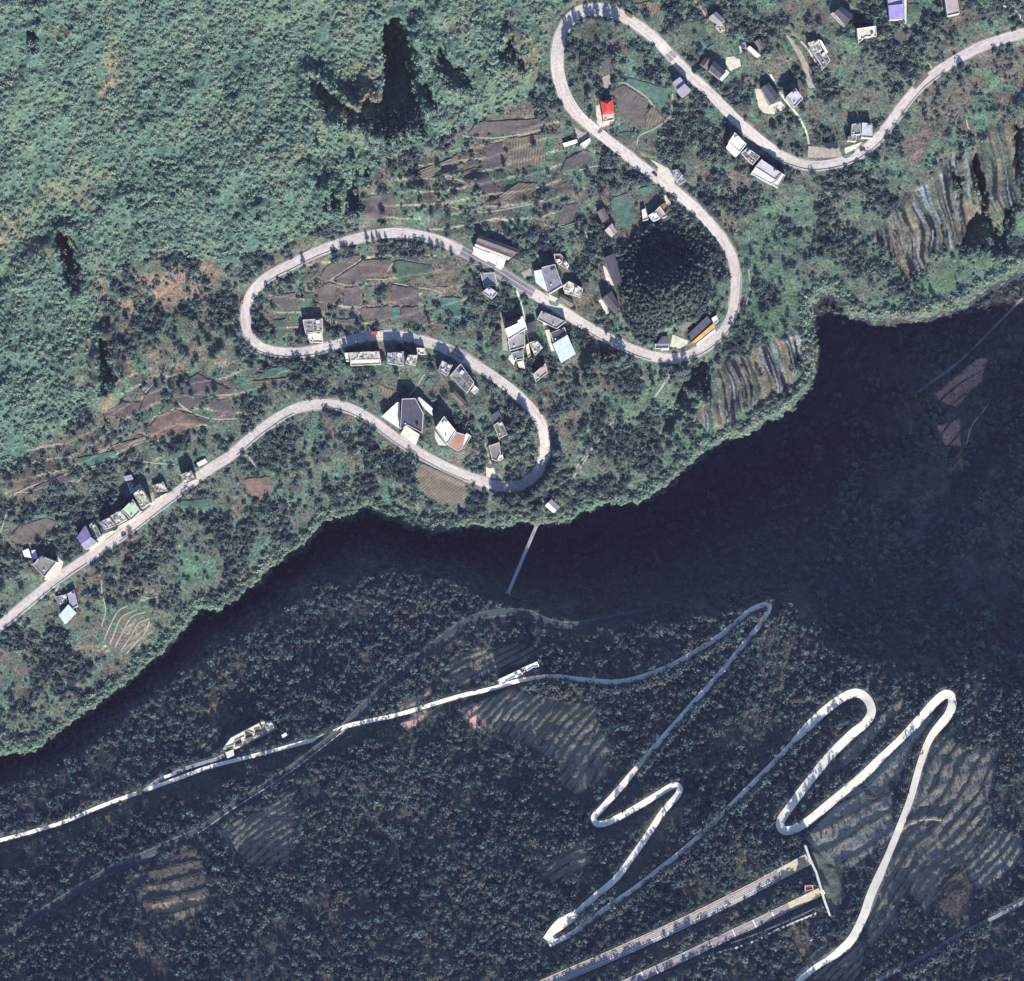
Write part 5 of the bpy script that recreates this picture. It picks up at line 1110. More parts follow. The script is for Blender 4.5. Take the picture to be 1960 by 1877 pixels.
for (p0, p1, sidept, lab) in (((1490, 295), (1800, 133), (1660, 330), 'grey guardrail on the outer lower edge of the road climbing to the right edge'), ((1388, 465), (1280, 686), (1440, 560), 'grey guardrail round the outside of the eastern bend'),
                              ((1250, 680), (1120, 622), (1180, 690), 'grey guardrail below the road west of the eastern bend'), ((640, 469), (500, 540), (600, 510), 'grey guardrail on the inner edge of the road entering the western bend'),
                              ((474, 620), (630, 663), (520, 700), 'grey guardrail round the outer foot of the western bend'), ((720, 810), (900, 912), (780, 900), 'grey guardrail below the road leading to the lowest bend'),
                              ((640, 774), (720, 810), (660, 810), 'grey guardrail on the lower side of the hump above the apple green scrub'), ((440, 872), (560, 784), (520, 840), 'grey guardrail below the rising road left of the hump'),
                              ((1068, 130), (1160, 265), (1100, 150), 'grey guardrail inside the northern bend'), ((220, 1033), (350, 935), (310, 1000), 'grey guardrail opposite the roadside row of houses'), ((0, 1198), (160, 1073), (80, 1170), 'grey guardrail below the road at the left edge')):
    i0, i1 = sorted((idx(*p0), idx(*p1))); guardrail(c, w, z, i0, i1, side_of(*sidept, (i0 + i1) // 2), lab)

# ------------------------------------------------------------------ vehicles
TYRE = plain('tyre_rubber', (.02, .02, .02), .1, 2); 
def vehicle(u, v, ang_deg, L, W, H_, paint, name, label, cat, cargo=None, key='main', z=None):
    if z is None:
        cc_, ww_, zz_ = ROADS[key]; i = int(np.argmin(np.hypot(cc_[:, 0] - u, cc_[:, 1] - v))); z = float(zz_[i]) + .26
    rt = empty(name, P(u, v, 0, z), label, cat); rt.rotation_euler = (0, 0, math.radians(ang_deg)); pm = plain('paint_' + paint, {'white': (.72, .72, .72), 'red': (.45, .06, .04), 'dark': (.05, .05, .06), 'blue': (.22, .28, .65), 'brown': (.25, .13, .09), 'silver': (.45, .46, .48)}[paint], .05, 1, .4)
    def prof(pts, w_):
        mb = MB(); n = len(pts)
        for s_ in (-1, 1): mb.poly([(x, s_ * w_ / 2, z_) for x, z_ in (pts if s_ < 0 else pts[::-1])])
        for i in range(n): a, b = pts[i], pts[(i + 1) % n]; mb.poly([(a[0], w_ / 2, a[1]), (b[0], w_ / 2, b[1]), (b[0], -w_ / 2, b[1]), (a[0], -w_ / 2, a[1])])
        return mb
    if cargo is None:
        prof([(-L / 2, .35), (L / 2, .35), (L / 2, .85), (L * .28, H_ * .62), (-L * .48, H_ * .66), (-L / 2, .9)], W).obj('body', pm, rt)
        prof([(L * .26, H_ * .62), (L * .12, H_), (-L * .30, H_), (-L * .44, H_ * .66)], W * .86).obj('cabin', plain('car_glass', (.03, .035, .04), .05, 1, .15), rt)
        mb = MB(); mb.box((-L * .09, 0, H_), L * .40, W * .84, .05); mb.obj('roof', pm, rt)
    else:
        prof([(L * .26, .5), (L / 2, .5), (L / 2, H_ * .6), (L * .44, H_ * .9), (L * .26, H_ * .9)], W).obj('cab', pm, rt)
        mb = MB(); mb.box((L * .465, 0, H_ * .55), .2, W * .86, H_ * .28); mb.obj('windscreen', plain('car_glass', (.03, .035, .04), .05, 1, .15), rt)
        mb = MB(); mb.box((-L * .13, 0, .6), L * .74, W, .2); mb.obj('chassis', TYRE, rt)
        mb = MB(); mb.box((-L * .13, 0, .82), L * .72, W, H_ - .5); mb.obj('cargo_box', plain('cargo_' + cargo, {'white': (.7, .7, .7), 'brown': (.20, .10, .07), 'red': (.40, .07, .05)}[cargo], .1, 1), rt)
    wm = None
    for sx2 in (-.32, .32):
        for sy2 in (-.46, .46):
            if wm is None:
                bm_ = MB(); n = 12; r = .36
                ring = [[(r * math.cos(2 * math.pi * k / n), yy, r * math.sin(2 * math.pi * k / n)) for k in range(n)] for yy in (-.12, .12)]
                bm_.poly(ring[0][::-1]); bm_.poly(ring[1])
                for k in range(n): bm_.poly([ring[0][k], ring[0][(k + 1) % n], ring[1][(k + 1) % n], ring[1][k]])
                o = bm_.obj('wheel', TYRE, rt); wm = o.data
            else: o = bpy.data.objects.new('wheel', wm); COL.objects.link(o); o.parent = rt
            o.location = (L * sx2, W * sy2, .36)
Q = lambda r, x, y: pl(r, x, y)[0]
vehicle(*Q('A', 885, 112), -35, 6.0, 2.3, 2.6, 'brown', 'truck', 'small dark brown truck with white cab top on the northern bend', 'truck', 'brown')
vehicle(*Q('D', 1213, 903), 0, 7.0, 2.4, 2.8, 'white', 'truck', 'small truck with a brown red load above the widest row house', 'truck', 'red')
vehicle(*Q('A', 1072, 1270), -42, 4.4, 1.8, 1.5, 'dark', 'parked_car', 'dark car on the diagonal road beside the pale lay-by', 'car')
vehicle(*Q('F', 904, 632), 35, 4.2, 1.8, 1.5, 'dark', 'parked_car', 'dark car on the lower edge of the road, opposite the roadside row', 'car')
vehicle(*Q('B', 783, 1090), 22, 4.4, 1.9, 1.6, 'dark', 'parked_car', 'dark car on the road in front of the walled white terrace', 'car')
vehicle(*Q('D', 241, 670), 80, 4.6, 1.9, 1.6, 'brown', 'parked_car', 'brown car at the outer edge of the western bend', 'car')
vehicle(*Q('D', 1075, 965), 5, 4.2, 1.8, 1.5, 'white', 'parked_car', 'white car in the shadow of the widest row house', 'car')
vehicle(*Q('B', 1884, 218), 20, 4.2, 1.8, 1.5, 'dark', 'parked_car', 'dark car on the road near the right edge', 'car')
vehicle(*Q('R', 1108, 186), 22, 7.0, 2.2, 2.4, 'blue', 'truck', 'blue and white truck on the shaded drive to the farm compound', 'truck', 'white', 'spur')
p_ = Q('F', 1476, 104); vehicle(*p_, 28, 8.2, 3.2, 3.0, 'white', 'parked_van', 'large white van parked above the road right of the isolated tall house', 'van', 'white', z=float(zgrid(np.array([p_[0]]), np.array([p_[1]]))[0]) + .3)

# ------------------------------------------------------------------ vegetation
def leaf_mat(name, stops, band=False):
    m, nt, b = new_mat(name)
    oi = nt.nodes.new('ShaderNodeObjectInfo'); g = nt.nodes.new('ShaderNodeNewGeometry'); n = noise(nt, .035, 3, g.outputs['Position']); n2 = noise(nt, .9, 2, g.outputs['Position'])
    mx = nt.nodes.new('ShaderNodeMath'); mx.operation = 'MULTIPLY_ADD'; mx.inputs[1].default_value = 1.1; nt.links.new(n.outputs[0], mx.inputs[0])
    ad = nt.nodes.new('ShaderNodeMath'); ad.operation = 'MULTIPLY_ADD'; ad.inputs[1].default_value = .55; ad.inputs[2].default_value = -.33; nt.links.new(oi.outputs['Random'], ad.inputs[0]); nt.links.new(ad.outputs[0], mx.inputs[2])
    if band:
        mp = nt.nodes.new('ShaderNodeMapping'); mp.inputs['Rotation'].default_value = (0, 0, math.radians(-18)); mp.inputs['Scale'].default_value = (1.9, .45, .5); nt.links.new(g.outputs['Position'], mp.inputs[0]); nt.links.new(mp.outputs[0], n.inputs['Vector'])
    r = ramp_node(nt, mx.outputs[0], stops)
    r2 = ramp_node(nt, n2.outputs[0], [(.3, (.7, .7, .72)), (.7, (1.25, 1.25, 1.2))])
    x = nt.nodes.new('ShaderNodeMix'); x.data_type = 'RGBA'; x.blend_type = 'MULTIPLY'; x.inputs['Factor'].default_value = 1
    nt.links.new(r.outputs[0], x.inputs['A']); nt.links.new(r2.outputs[0], x.inputs['B']); nt.links.new(x.outputs['Result'], b.inputs['Base Color'])
    b.inputs['Roughness'].default_value = .75; b.inputs['Specular IOR Level'].default_value = .25
    return m
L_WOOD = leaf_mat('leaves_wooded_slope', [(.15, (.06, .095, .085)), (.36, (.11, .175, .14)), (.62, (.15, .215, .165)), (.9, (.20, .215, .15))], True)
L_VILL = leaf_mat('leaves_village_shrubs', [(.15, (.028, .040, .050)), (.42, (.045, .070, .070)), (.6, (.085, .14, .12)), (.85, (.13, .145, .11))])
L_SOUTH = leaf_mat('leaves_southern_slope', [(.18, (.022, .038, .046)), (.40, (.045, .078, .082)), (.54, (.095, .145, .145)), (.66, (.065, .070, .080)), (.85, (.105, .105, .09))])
L_CONI = leaf_mat('needles_dark_grove', [(.2, (.03, .045, .045)), (.5, (.05, .075, .07)), (.8, (.085, .115, .11))])
BARK = plain('bark', (.11, .09, .075), .2, 2)
def crown(seed, R, Hc, n, leaf, shape='round', z0=1.0):
    r = random.Random(seed); v = []; f = []
    # broken inner mass
    for k in range(max(3, n // 7)):
        a = r.uniform(0, 6.283); q = R * r.uniform(0, .5); c_ = (q * math.cos(a), q * math.sin(a), z0 + Hc * r.uniform(.15, .6)); s_ = R * r.uniform(.25, .42); b = len(v)
        for d in ((1, 0, 0), (-.5, .87, 0), (-.5, -.87, 0), (0, 0, 1.1), (0, 0, -.8)): v.append(tuple(c_[i] + d[i] * s_ * r.uniform(.7, 1.25) for i in range(3)))
        for t_ in ((0, 1, 3), (1, 2, 3), (2, 0, 3), (1, 0, 4), (2, 1, 4), (0, 2, 4)): f.append(tuple(b + i for i in t_))
    for k in range(n):
        a = r.uniform(0, 6.283); h = r.random()
        rad = R * (math.sqrt(max(0, 1 - (h * 1.0) ** 2)) if shape == 'round' else (1 - h) * .95 + .06) * r.uniform(.55, 1.08)
        c_ = Vector((rad * math.cos(a), rad * math.sin(a), z0 + Hc * (.2 + .8 * h)))
        nrm = Vector((math.cos(a) * .6 + r.uniform(-.7, .7), math.sin(a) * .6 + r.uniform(-.7, .7), r.uniform(.2, 1.2))).normalized()
        t1 = nrm.orthogonal().normalized(); t2 = nrm.cross(t1); th = r.uniform(0, 3.14); e1 = t1 * math.cos(th) + t2 * math.sin(th); e2 = nrm.cross(e1); s_ = leaf * r.uniform(.6, 1.3); s2 = s_ * r.uniform(.5, .9); b = len(v)
        mid = c_ + nrm * s_ * .22
        v += [tuple(c_ - e1 * s_), tuple(mid - e2 * s2), tuple(c_ + e1 * s_), tuple(mid + e2 * s2)]; f.append((b, b + 1, b + 2)); f.append((b, b + 2, b + 3))
    return v, f
def limb(mb, a, b, r0, r1, n=6):
    a = Vector(a); b = Vector(b); d = (b - a).normalized(); t1 = d.orthogonal().normalized(); t2 = d.cross(t1); k = len(mb.v)
    for p, r in ((a, r0), (b, r1)):
        for i in range(n): q = p + (t1 * math.cos(6.283 * i / n) + t2 * math.sin(6.283 * i / n)) * r; mb.v.append(tuple(q))
    for i in range(n): mb.f.append((k + i, k + (i + 1) % n, k + n + (i + 1) % n, k + n + i)); mb.m.append(0)
def scatter_templates(tag, mat, sizes, n, leaf, shape='round'):
    coll = bpy.data.collections.new('plants_' + tag)
    for k, (R, Hc) in enumerate(sizes):
        v, f = crown(hash(tag) % 7 if False else k * 13 + len(tag), R, Hc, n, leaf, shape, .2)
        me = bpy.data.meshes.new('clump'); me.from_pydata(v, [], f); me.materials.append(mat); coll.objects.link(bpy.data.objects.new('clump', me))
    return coll
T_WOOD = scatter_templates('wood', L_WOOD, [(2.1, 2.6), (1.7, 2.2), (2.5, 3.4), (1.3, 1.6)], 34, .62)
T_VILL = scatter_templates('village', L_VILL, [(1.9, 2.4), (1.4, 1.6), (2.3, 3.4), (1.0, 1.2)], 32, .55)
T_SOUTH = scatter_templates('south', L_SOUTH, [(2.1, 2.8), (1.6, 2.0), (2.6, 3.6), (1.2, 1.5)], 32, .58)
T_CONI = scatter_templates('grove', L_CONI, [(2.2, 7.5), (1.8, 6.0), (2.5, 8.5)], 60, .7, 'cone')
L_DARK = leaf_mat('leaves_dark_thicket', [(.2, (.022, .032, .042)), (.5, (.038, .056, .062)), (.8, (.07, .10, .095))])
T_DARK = scatter_templates('darkest', L_DARK, [(1.9, 2.8), (2.4, 3.6), (1.5, 2.0)], 34, .6)
def scatter(name, pts, scl, coll):
    pts = np.asarray(pts, np.float32); me = bpy.data.meshes.new(name); me.vertices.add(len(pts)); me.vertices.foreach_set('co', pts.ravel())
    a = me.attributes.new('size', 'FLOAT', 'POINT'); a.data.foreach_set('value', np.asarray(scl, np.float32))
    a = me.attributes.new('turn', 'FLOAT_VECTOR', 'POINT'); tv = np.zeros((len(pts), 3), np.float32); tv[:, 2] = RS.rand(len(pts)) * 6.283; tv[:, 0] = RS.uniform(-.2, .2, len(pts)); tv[:, 1] = RS.uniform(-.2, .2, len(pts)); a.data.foreach_set('vector', tv.ravel())
    a = me.attributes.new('pick', 'INT', 'POINT'); a.data.foreach_set('value', RS.randint(0, len(coll.objects), len(pts)).astype(np.int32))
    me.update(); o = bpy.data.objects.new(name, me); COL.objects.link(o); o['kind'] = 'stuff'
    ng = bpy.data.node_groups.new(name + '_spread', 'GeometryNodeTree'); ng.interface.new_socket('Geometry', in_out='INPUT', socket_type='NodeSocketGeometry'); ng.interface.new_socket('Geometry', in_out='OUTPUT', socket_type='NodeSocketGeometry')
    N = ng.nodes; gi = N.new('NodeGroupInput'); go = N.new('NodeGroupOutput'); ip = N.new('GeometryNodeInstanceOnPoints'); ci = N.new('GeometryNodeCollectionInfo'); ci.inputs['Collection'].default_value = coll
    ci.inputs['Separate Children'].default_value = True; ci.inputs['Reset Children'].default_value = True; ip.inputs['Pick Instance'].default_value = True
    def attr(nm, dt):
        n = N.new('GeometryNodeInputNamedAttribute'); n.data_type = dt; n.inputs['Name'].default_value = nm; return [s for s in n.outputs if s.enabled and s.name == 'Attribute'][0]
    ng.links.new(gi.outputs[0], ip.inputs['Points']); ng.links.new(ci.outputs[0], ip.inputs['Instance']); ng.links.new(attr('pick', 'INT'), ip.inputs['Instance Index'])
    er = N.new('FunctionNodeEulerToRotation'); ng.links.new(attr('turn', 'FLOAT_VECTOR'), er.inputs[0]); ng.links.new(er.outputs[0], ip.inputs['Rotation']); ng.links.new(attr('size', 'FLOAT'), ip.inputs['Scale'])
    ng.links.new(ip.outputs[0], go.inputs[0]); md = o.modifiers.new('spread', 'NODES'); md.node_group = ng
    return o
def gat(A, u, v):
    iu = np.clip(np.round(np.interp(u, UX, np.arange(NU))).astype(int), 0, NU - 1); iv = np.clip(np.round(np.interp(v, VY, np.arange(NV))).astype(int), 0, NV - 1); return A[iv, iu]
def jitter_points(step, u0=-60, u1=2020, v0=-60, v1=1940):
    U_, V_ = np.meshgrid(np.arange(u0, u1, step), np.arange(v0, v1, step)); return (U_ + RS.uniform(-.5, .5, U_.shape) * step * 1.3).ravel(), (V_ + RS.uniform(-.5, .5, U_.shape) * step * 1.3).ravel()
FMD = FM
def put_scatter(name, u, v, s, coll):
    z = zgrid(u, v); scatter(name, PA(u, v, z - .15), s, coll)
grove_poly = pl('C', 1330, 60, 1500, 10, 1700, 0, 1870, 60, 1930, 260, 1890, 520, 1800, 620, 1750, 740, 1560, 760, 1450, 850, 1330, 800, 1270, 640, 1290, 420, 1260, 250)
rustz = 1 - smooth(.4, 1.1, np.hypot((GU - 315) / 90, (GV - 555) / 52))
u, v = jitter_points(7.6); dw = gat(dW, u, v); db = gat(dB, u, v); ds = gat(dS, u, v); oc = gat(OCC, u, v); fm = gat(FMD, u, v); fa = gat(farm, u, v); cl_ = gat(cmask, u, v); tm = gat(tmask, u, v)
nA = fbm(u, v, 42, 301, 3); nB = fbm(u, v, 17, 311, 2); nC = fbm(u, v, 120, 321, 3); rr = RS.rand(len(u)); gr = inpoly(u, v, grove_poly); rz = gat(rustz, u, v)
base = (oc < .5) & (fm < .5)
SELW = (dw > 0) & base & (rr < np.clip(.78 + (nA - .5) * 2.2 - smooth(.60, .70, nC) * .25, .2, .95))
put_scatter('woodland_canopy', u[SELW], v[SELW], RS.uniform(.7, 1.35, SELW.sum()) * (.75 + .5 * nB[SELW]), T_WOOD)
u, v = jitter_points(6.6); dw = gat(dW, u, v); db = gat(dB, u, v); ds = gat(dS, u, v); oc = gat(OCC, u, v); fm = gat(FMD, u, v); fa = gat(farm, u, v); cl_ = gat(cmask, u, v); tm = gat(tmask, u, v)
nA = fbm(u, v, 42, 401, 3); nB = fbm(u, v, 17, 411, 2); rr = RS.rand(len(u)); gr = inpoly(u, v, grove_poly); rz = gat(rustz, u, v); base = (oc < .5) & (fm < .5)
dens = np.clip(.46 + (nA - .5) * 5.5, .06, .97) * (1 - .60 * fa) * (1 - .96 * cl_) * (1 - .7 * rz)
SELV = (dw <= 0) & (db < -2) & base & (~gr | (rr < .15)) & (rr < dens)
dk = (dw <= 0) & (db < -2) & base & ~gr & (nA > .54) & (fa < .9) & (rz < .3) & (cl_ < .3) & (RS.rand(len(u)) < .30)
put_scatter('dark_thicket', u[dk], v[dk], RS.uniform(.9, 1.7, dk.sum()), T_DARK)
put_scatter('village_scrub', u[SELV], v[SELV], RS.uniform(.5, 1.5, SELV.sum()) * (.6 + .8 * nB[SELV]), T_VILL)
rim_s_ = (db > -14) & (db < 13) & base & (RS.rand(len(u)) < .95)
put_scatter('rim_bushes', u[rim_s_], v[rim_s_], RS.uniform(.8, 1.5, rim_s_.sum()), T_WOOD)
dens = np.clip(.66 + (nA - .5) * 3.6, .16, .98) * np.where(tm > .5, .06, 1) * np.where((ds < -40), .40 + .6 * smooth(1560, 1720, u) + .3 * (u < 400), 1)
roadfree = np.ones(len(u))
SFmask = np.zeros(len(u), bool)
for poly in (pl('R', 920, 890, 1110, 870, 1110, 940, 930, 945), pl('R', 985, 1030, 1350, 970, 1380, 1050, 1220, 1130, 1010, 1110), pl('O', 1180, 1020, 1500, 750, 1590, 750, 1540, 930, 1340, 1130, 1200, 1070), pl('O', 1180, 1260, 1370, 1200, 1390, 1420, 1260, 1420), pl('O', 1280, 1560, 1400, 1400, 1400, 1560, 1290, 1620), pl('I', 1570, 560, 1850, 440, 1850, 500, 1600, 620)):
    SFmask |= inpoly(u, v, poly)
# scrub is cut back on the uphill side of the concrete lanes, so that the sun reaches them
cutb = np.zeros(len(u), bool)
for key, t0, t1 in (('lane2', lambda c: (c[:, 0] > 1560) | (c[:, 1] < 1400), 36), ('lane1', lambda c: ((c[:, 0] < 985) & (c[:, 1] > 1300) | ((c[:, 0] > 590) & (c[:, 0] < 985) & (c[:, 1] < 1420)) | ((c[:, 1] > 1470) & (c[:, 0] > 1040))), 36), ('hwn', lambda c: c[:, 0] > 0, 24), ('hws', lambda c: c[:, 0] > 0, 22), ('serv', lambda c: (c[:, 0] < 1730) | (c[:, 0] > 1890), 24)):
    cc_ = ROADS[key][0]; cc_ = cc_[t0(cc_)][::3]
    for a, b in cc_: cutb |= (np.abs(u - a - (v - b) * .23) < 8) & (v > b) & (v < b + t1)
SELS = (db > 13) & base & (rr < dens) & ~SFmask & ~(cutb & (RS.rand(len(u)) < .95))
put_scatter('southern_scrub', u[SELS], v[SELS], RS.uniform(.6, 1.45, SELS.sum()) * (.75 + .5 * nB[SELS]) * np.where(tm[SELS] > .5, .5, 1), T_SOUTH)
# thick scrub added on the uphill side to keep these stretches in shade
shr = []
for key, t0, off in (('lane1', lambda c: ((c[:, 0] > 1010) & (c[:, 1] < 1462)) , 8), ('lane2', lambda c: (c[:, 1] > 1372) & (c[:, 0] < 1578) & (c[:, 0] > 1100) & (c[:, 1] + c[:, 0] * 1.0 < 2960), 8), ('spur', lambda c: c[:, 0] > 330, 5),
                     ('serv', lambda c: (c[:, 0] > 1730) & (c[:, 0] < 1890), 8), ('lane1', lambda c: (c[:, 1] > 1690) & (c[:, 1] < 1745), 8)):
    cc_ = ROADS[key][0]; cc_ = cc_[t0(cc_)][::2]
    for a, b in cc_:
        for q in range(3): shr.append((a + RS.uniform(-3, 6), b + off + q * 5 + RS.uniform(-2, 2), RS.uniform(1.3, 1.9)))
shr = np.array(shr); kp = (gat(OCC, shr[:, 0], shr[:, 1]) < .5); shr = shr[kp]
gs_ = (db > 20) & (ds < 10) & (v < 1290) & base & ~SFmask & (RS.rand(len(u)) < np.clip(.20 + (nA - .45) * 5, 0, .8) * smooth(1500, 1820, u + (nA - .5) * 260) * smooth(40, 120, db) * (1 - .75 * smooth(980, 1100, v)))
put_scatter('gorge_bank_scrub', u[gs_], v[gs_], RS.uniform(.7, 1.35, gs_.sum()), T_WOOD)
put_scatter('lane_shade_thicket', shr[:, 0], shr[:, 1], shr[:, 2], T_SOUTH)
# ground-level weeds on open farmland and terraces give the fine speckle
u, v = jitter_points(6.0); sel = (gat(OCC, u, v) < .5) & (RS.rand(len(u)) < np.where(gat(dW, u, v) > 0, .35, .5)) & (gat(cmask, u, v) < .4) & ((gat(FMD, u, v) < .5) | (RS.rand(len(u)) < .10))
sN = sel & (gat(dB, u, v) < 0); sS = sel & (gat(dB, u, v) > 6)
put_scatter('low_weeds', u[sN], v[sN], RS.uniform(.16, .42, sN.sum()), T_VILL); put_scatter('low_weeds_south', u[sS], v[sS], RS.uniform(.16, .45, sS.sum()), T_SOUTH)

# --- single trees: trunk and crown of their own
def tree_kind(k, mat, R, H_, n, leaf, shape):
    out = []
    for s_ in range(3):
        v, f = crown(k * 31 + s_, R, H_ * .75, n, leaf, shape, H_ * .25); cm = bpy.data.meshes.new('crown'); cm.from_pydata(v, [], f); cm.materials.append(mat)
        mb = MB(); limb(mb, (0, 0, -1.5), (0, 0, H_ * .55), .28, .14); rr_ = random.Random(s_ + k)
        for j in range(4): a = rr_.uniform(0, 6.28); limb(mb, (0, 0, H_ * (.2 + .08 * j)), (R * .6 * math.cos(a), R * .6 * math.sin(a), H_ * (.45 + .1 * j)), .10, .04, 4)
        tm_ = bpy.data.meshes.new('trunk'); tm_.from_pydata(mb.v, [], mb.f); tm_.materials.append(BARK); out.append((cm, tm_))
    return out
KINDS = {'dark': tree_kind(1, L_VILL, 2.6, 6.0, 90, .62, 'round'), 'green': tree_kind(2, L_WOOD, 2.5, 5.0, 80, .62, 'round'), 'conifer': tree_kind(3, L_CONI, 2.3, 9.5, 110, .7, 'cone'), 'tall': tree_kind(4, L_CONI, 3.2, 12.0, 150, .8, 'round')}
LOOK = {'dark': 'dark round tree', 'green': 'paler green tree', 'conifer': 'dark pointed conifer', 'tall': 'tall dark evergreen'}
NAMEK = {'dark': 'broadleaf_tree', 'green': 'broadleaf_tree', 'conifer': 'conifer', 'tall': 'evergreen_tree'}
MARKS = [((1160, 215), 'by the red roofed house'), ((1130, 110), 'inside the northern bend'), ((1300, 150), 'beside the lilac grey roofs'), ((1420, 290), 'near the white roofs on the upper road'), ((1390, 120), 'by the blue white lean-to'), ((1360, 45), 'near the top edge left of the houses'),
         ((1500, 190), 'around the cream yard farmhouse'), ((1560, 90), 'by the crumbling long house'), ((1660, 70), 'near the plain cream flat roof'), ((1720, 20), 'beside the violet roof'), ((1830, 20), 'by the tan roof at the top edge'), ((1650, 240), 'beside the walled white terrace'),
         ((1700, 160), 'in the scrub above the eastern climb'), ((1800, 220), 'in the scrub below the eastern climb'), ((1600, 380), 'in the rough below the dip in the road'), ((1500, 330), 'just outside the dip in the road'), ((1240, 400), 'by the rust walled cluster'), ((1290, 330), 'beside the pale lay-by'),
         ((1180, 420), 'around the bright green plots'), ((1110, 270), 'by the thin white shed'), ((960, 300), 'on the brown terraces north of the village'), ((1050, 400), 'on the dry terraces west of the green plots'), ((850, 400), 'above the top of the western bend'), ((950, 470), 'by the long shed with white canopies'),
         ((700, 500), 'on the brown fields inside the western bend'), ((820, 570), 'on the patchwork plots inside the western bend'), ((600, 620), 'beside the house in the western bend'), ((700, 690), 'beside the row of houses below the road'), ((900, 640), 'in the gully west of the tall white roof'), ((1050, 520), 'by the large grey house'),
         ((1150, 560), 'around the houses west of the knoll'), ((1080, 660), 'below the light blue roof'), ((1000, 700), 'below the ruined yellow cream house'), ((1380, 560), 'inside the eastern bend'), ((1330, 640), 'by the roadside hall'), ((1220, 760), 'on the slope below the eastern bend'), ((1150, 850), 'on the spur above the cliff edge'),
         ((870, 720), 'by the mottled grey roof'), ((790, 790), 'beside the workshop'), ((860, 830), 'beside the terracotta roof'), ((950, 830), 'inside the lowest bend'), ((1030, 940), 'outside the lowest bend'), ((980, 980), 'on the rim by the footbridge'), ((880, 960), 'on the bare field under the lowest bend'),
         ((700, 850), 'in the scrub under the hump of the road'), ((560, 900), 'in the scrub below the rising road'), ((400, 960), 'below the road right of the isolated house'), ((380, 680), 'in the thicket left of the western bend'), ((340, 740), 'on the brown terraces left of the hump'), ((330, 810), 'around the rust coloured field'), ((200, 900), 'on the long field left of the row'),
         ((260, 930), 'behind the roadside row of houses'), ((60, 1020), 'round the brown field at the left edge'), ((60, 1090), 'beside the olive brown house'), ((130, 1160), 'below the road at the left edge'), ((250, 1080), 'in the scrub opposite the roadside row'), ((240, 1200), 'on the curved terraces above the rim'), ((480, 1000), 'on the slope above the gorge rim'), ((650, 330), 'at the lower edge of the wooded slope'), ((140, 800), 'at the foot of the wooded slope')]
cands = []
def place_tree(u_, v_, kind, scale, why=None):
    cands.append((u_, v_, kind, scale, why))
RT = random.Random(5)
# rows named by what the photograph shows
def row(pts, n, kind, sc, spread, why):
    c_ = spline(pts, 3.0)
    for i in range(n): q = c_[int((i + RT.random() * .7) / n * (len(c_) - 1))]; place_tree(q[0] + RT.uniform(-spread, spread), q[1] + RT.uniform(-spread, spread), kind, sc * RT.uniform(.8, 1.2), why)
row([(1088, 190), (1083, 150), (1084, 100), (1098, 60), (1125, 42), (1160, 44), (1195, 58)], 22, 'tall', .8, 3, 'along the inner edge of the northern bend')
row([(755, 467), (810, 471), (860, 484), (890, 496)], 12, 'dark', .8, 3, 'on the lower road edge atop the western bend')
row([(700, 466), (745, 464)], 6, 'conifer', .7, 2, 'on the lower road edge atop the western bend')
row([(1190, 690), (1120, 690), (1130, 720), (1110, 760)], 12, 'tall', 1.1, 12, 'below the light blue roof'); row([(1290, 700), (1310, 720), (1330, 760)], 6, 'tall', 1.1, 8, 'below the foot of the eastern bend')
row([(950, 948), (1000, 952), (1040, 930), (1062, 890), (1066, 850)], 22, 'tall', 1.25, 5, 'outside the lowest bend'); row([(960, 970), (1030, 975), (1045, 960)], 10, 'tall', 1.0, 8, 'on the rim by the footbridge')
row([(960, 880), (990, 830), (1000, 870), (980, 790)], 14, 'dark', 1.2, 14, 'inside the lowest bend'); row([(1015, 800), (1000, 770), (1010, 830)], 6, 'tall', .9, 6, 'inside the lowest bend')
row([(380, 655), (420, 640), (450, 650), (400, 680), (350, 690)], 20, 'dark', 1.0, 12, 'in the thicket left of the western bend')
row([(300, 745), (360, 735), (320, 760), (420, 745)], 14, 'dark', .9, 8, 'on the brown terraces left of the hump')
row([(600, 610), (580, 640), (610, 640)], 6, 'tall', .8, 5, 'beside the house in the western bend')
row([(560, 395), (600, 340)], 0, 'dark', 1, 1, '')
row([(1550, 210), (1480, 240), (1560, 260), (1600, 275)], 10, 'dark', 1.0, 12, 'in the scrub above the dip in the road')
row([(215, 960), (255, 930), (190, 975)], 6, 'dark', .9, 4, 'behind the roadside row of houses')
row([(1800, 20), (1760, 60), (1700, 70), (1600, 40), (1480, 40)], 16, 'dark', 1.1, 12, None)
row([(640, 690), (600, 700), (780, 720)], 5, 'dark', 1.1, 5, 'beside the row of houses below the road')
tries = 0
while len(cands) < 340 and tries < 20000:
    tries += 1; u_, v_ = RT.uniform(8, 1950), RT.uniform(8, 1500); k_ = RT.random()
    if gat(dB, np.array([u_]), np.array([v_]))[0] > -10 or gat(dW, np.array([u_]), np.array([v_]))[0] > 8 or gat(cmask, np.array([u_]), np.array([v_]))[0] > .2: continue
    if inpoly(np.array([u_]), np.array([v_]), grove_poly)[0] or min((abs(u_ - a) + abs(v_ - b)) for a, b, *_ in cands) < 11: continue
    place_tree(u_, v_, 'dark' if k_ < .62 else 'green' if k_ < .82 else 'conifer', RT.uniform(.7, 1.15))
for (a, b) in [(x, y) for x in np.arange(1198, 1380, 8.2) for y in np.arange(440, 660, 8.2)]:
    pass
TL = []; TO = []
cnt = 0
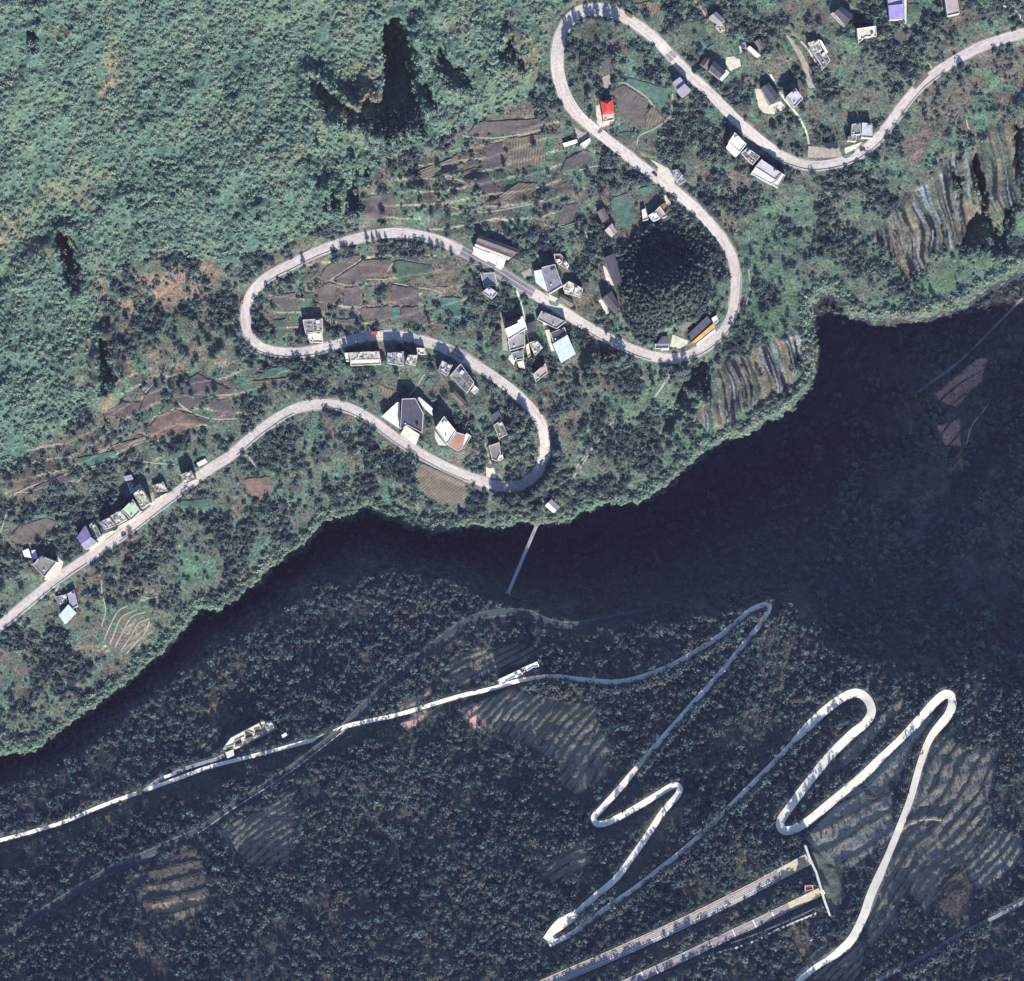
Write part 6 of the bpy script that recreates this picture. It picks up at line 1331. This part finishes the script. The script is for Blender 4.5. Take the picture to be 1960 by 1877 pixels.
for (u_, v_, kind, scl, why) in cands:
    if gat(OCC, np.array([u_]), np.array([v_]))[0] > .5 or cnt >= 296: continue
    if why is None: why = min(MARKS, key=lambda m: math.hypot(m[0][0] - u_, m[0][1] - v_))[1]
    size = 'small ' if scl < .82 else 'large ' if scl > 1.1 else ''
    cm, tm_ = KINDS[kind][cnt % 3]; lab = (size + LOOK[kind] + ' ' + why).strip()
    TL.append((lab, u_, v_))
    rt = bpy.data.objects.new(NAMEK[kind], None); COL.objects.link(rt); rt.location = P(u_, v_); rt.scale = (scl,) * 3; rt.rotation_euler = (0, 0, RT.uniform(0, 6.28)); rt.empty_display_size = 1
    TO.append(rt); rt['label'] = lab; rt['category'] = 'tree'; rt['group'] = 'single trees standing ' + why
    o = bpy.data.objects.new('crown', cm); COL.objects.link(o); o.parent = rt; o = bpy.data.objects.new('trunk', tm_); COL.objects.link(o); o.parent = rt; cnt += 1
ORD = ['westernmost', 'second from west', 'third from west', 'fourth from west', 'fifth from west', 'sixth from west', 'seventh from west', 'eighth from west', 'ninth from west']
bylab = {}
for (lab, a, b), o in zip(TL, TO): bylab.setdefault(lab, []).append((a, b, o))
for lab, lst in bylab.items():
    if len(lst) < 2: continue
    lst.sort(key=lambda t_: t_[1]); nb = (len(lst) + 7) // 8; per_ = (len(lst) + nb - 1) // nb
    for q in range(nb):
        ch = sorted(lst[q * per_:(q + 1) * per_], key=lambda t_: t_[0]); band = '' if nb == 1 else ('northern ' if q == 0 else 'southern ' if q == nb - 1 else 'middle ')
        for k, (a, b, o) in enumerate(ch):
            o['label'] = band + lab + ', ' + ('easternmost' if k == len(ch) - 1 and k else ORD[k])
for o in TO:
    if len(o['label'].split()) > 16: o['label'] = o['label'].replace(' the ', ' ')
# the knoll is one dense grove
u, v = jitter_points(5.6, 1180, 1400, 420, 680); gs = inpoly(u + (fbm(u, v, 20, 601, 2) - .5) * 34, v + (fbm(u, v, 20, 611, 2) - .5) * 34, grove_poly) & (gat(OCC, u, v) < .5); put_scatter('knoll_grove', u[gs], v[gs], RS.uniform(.6, 1.0, gs.sum()), T_CONI)
u, v = jitter_points(8, 30, 1980, 20, 800); ms = gat(dmask.astype(float), u, v) > .5; ms &= RS.rand(len(u)) < .7; put_scatter('shaded_hollow_trees', u[ms], v[ms], RS.uniform(.8, 1.5, ms.sum()), T_WOOD)
u, v = jitter_points(6.5, 680, 860, 200, 330); ms = inpoly(u, v, pl('L', 590, 770, 1000, 680, 1050, 900, 900, 960, 790, 1030, 650, 960)); put_scatter('dark_stand_below_hollow', u[ms], v[ms], RS.uniform(.5, .9, ms.sum()), T_CONI)
print('objects', len(bpy.data.objects), 'trees', cnt)

# ------------------------------------------------------------------ the air between the high viewpoint and the ground
hb = MB(); hb.box((0, 0, -260), 3600, 3600, 260 + CAM_H + 40)
hz = bpy.data.materials.new('valley_air'); hz.use_nodes = True; hn = hz.node_tree
for n in list(hn.nodes): hn.nodes.remove(n)
ho = hn.nodes.new('ShaderNodeOutputMaterial'); pv = hn.nodes.new('ShaderNodeVolumePrincipled'); pv.inputs['Density'].default_value = HAZE; pv.inputs['Color'].default_value = (.62, .55, 1.0, 1); pv.inputs['Anisotropy'].default_value = 0.0
hn.links.new(pv.outputs[0], ho.inputs['Volume'])
hb.obj('haze', hz, kind='stuff')
scene.cycles.volume_bounces = 0
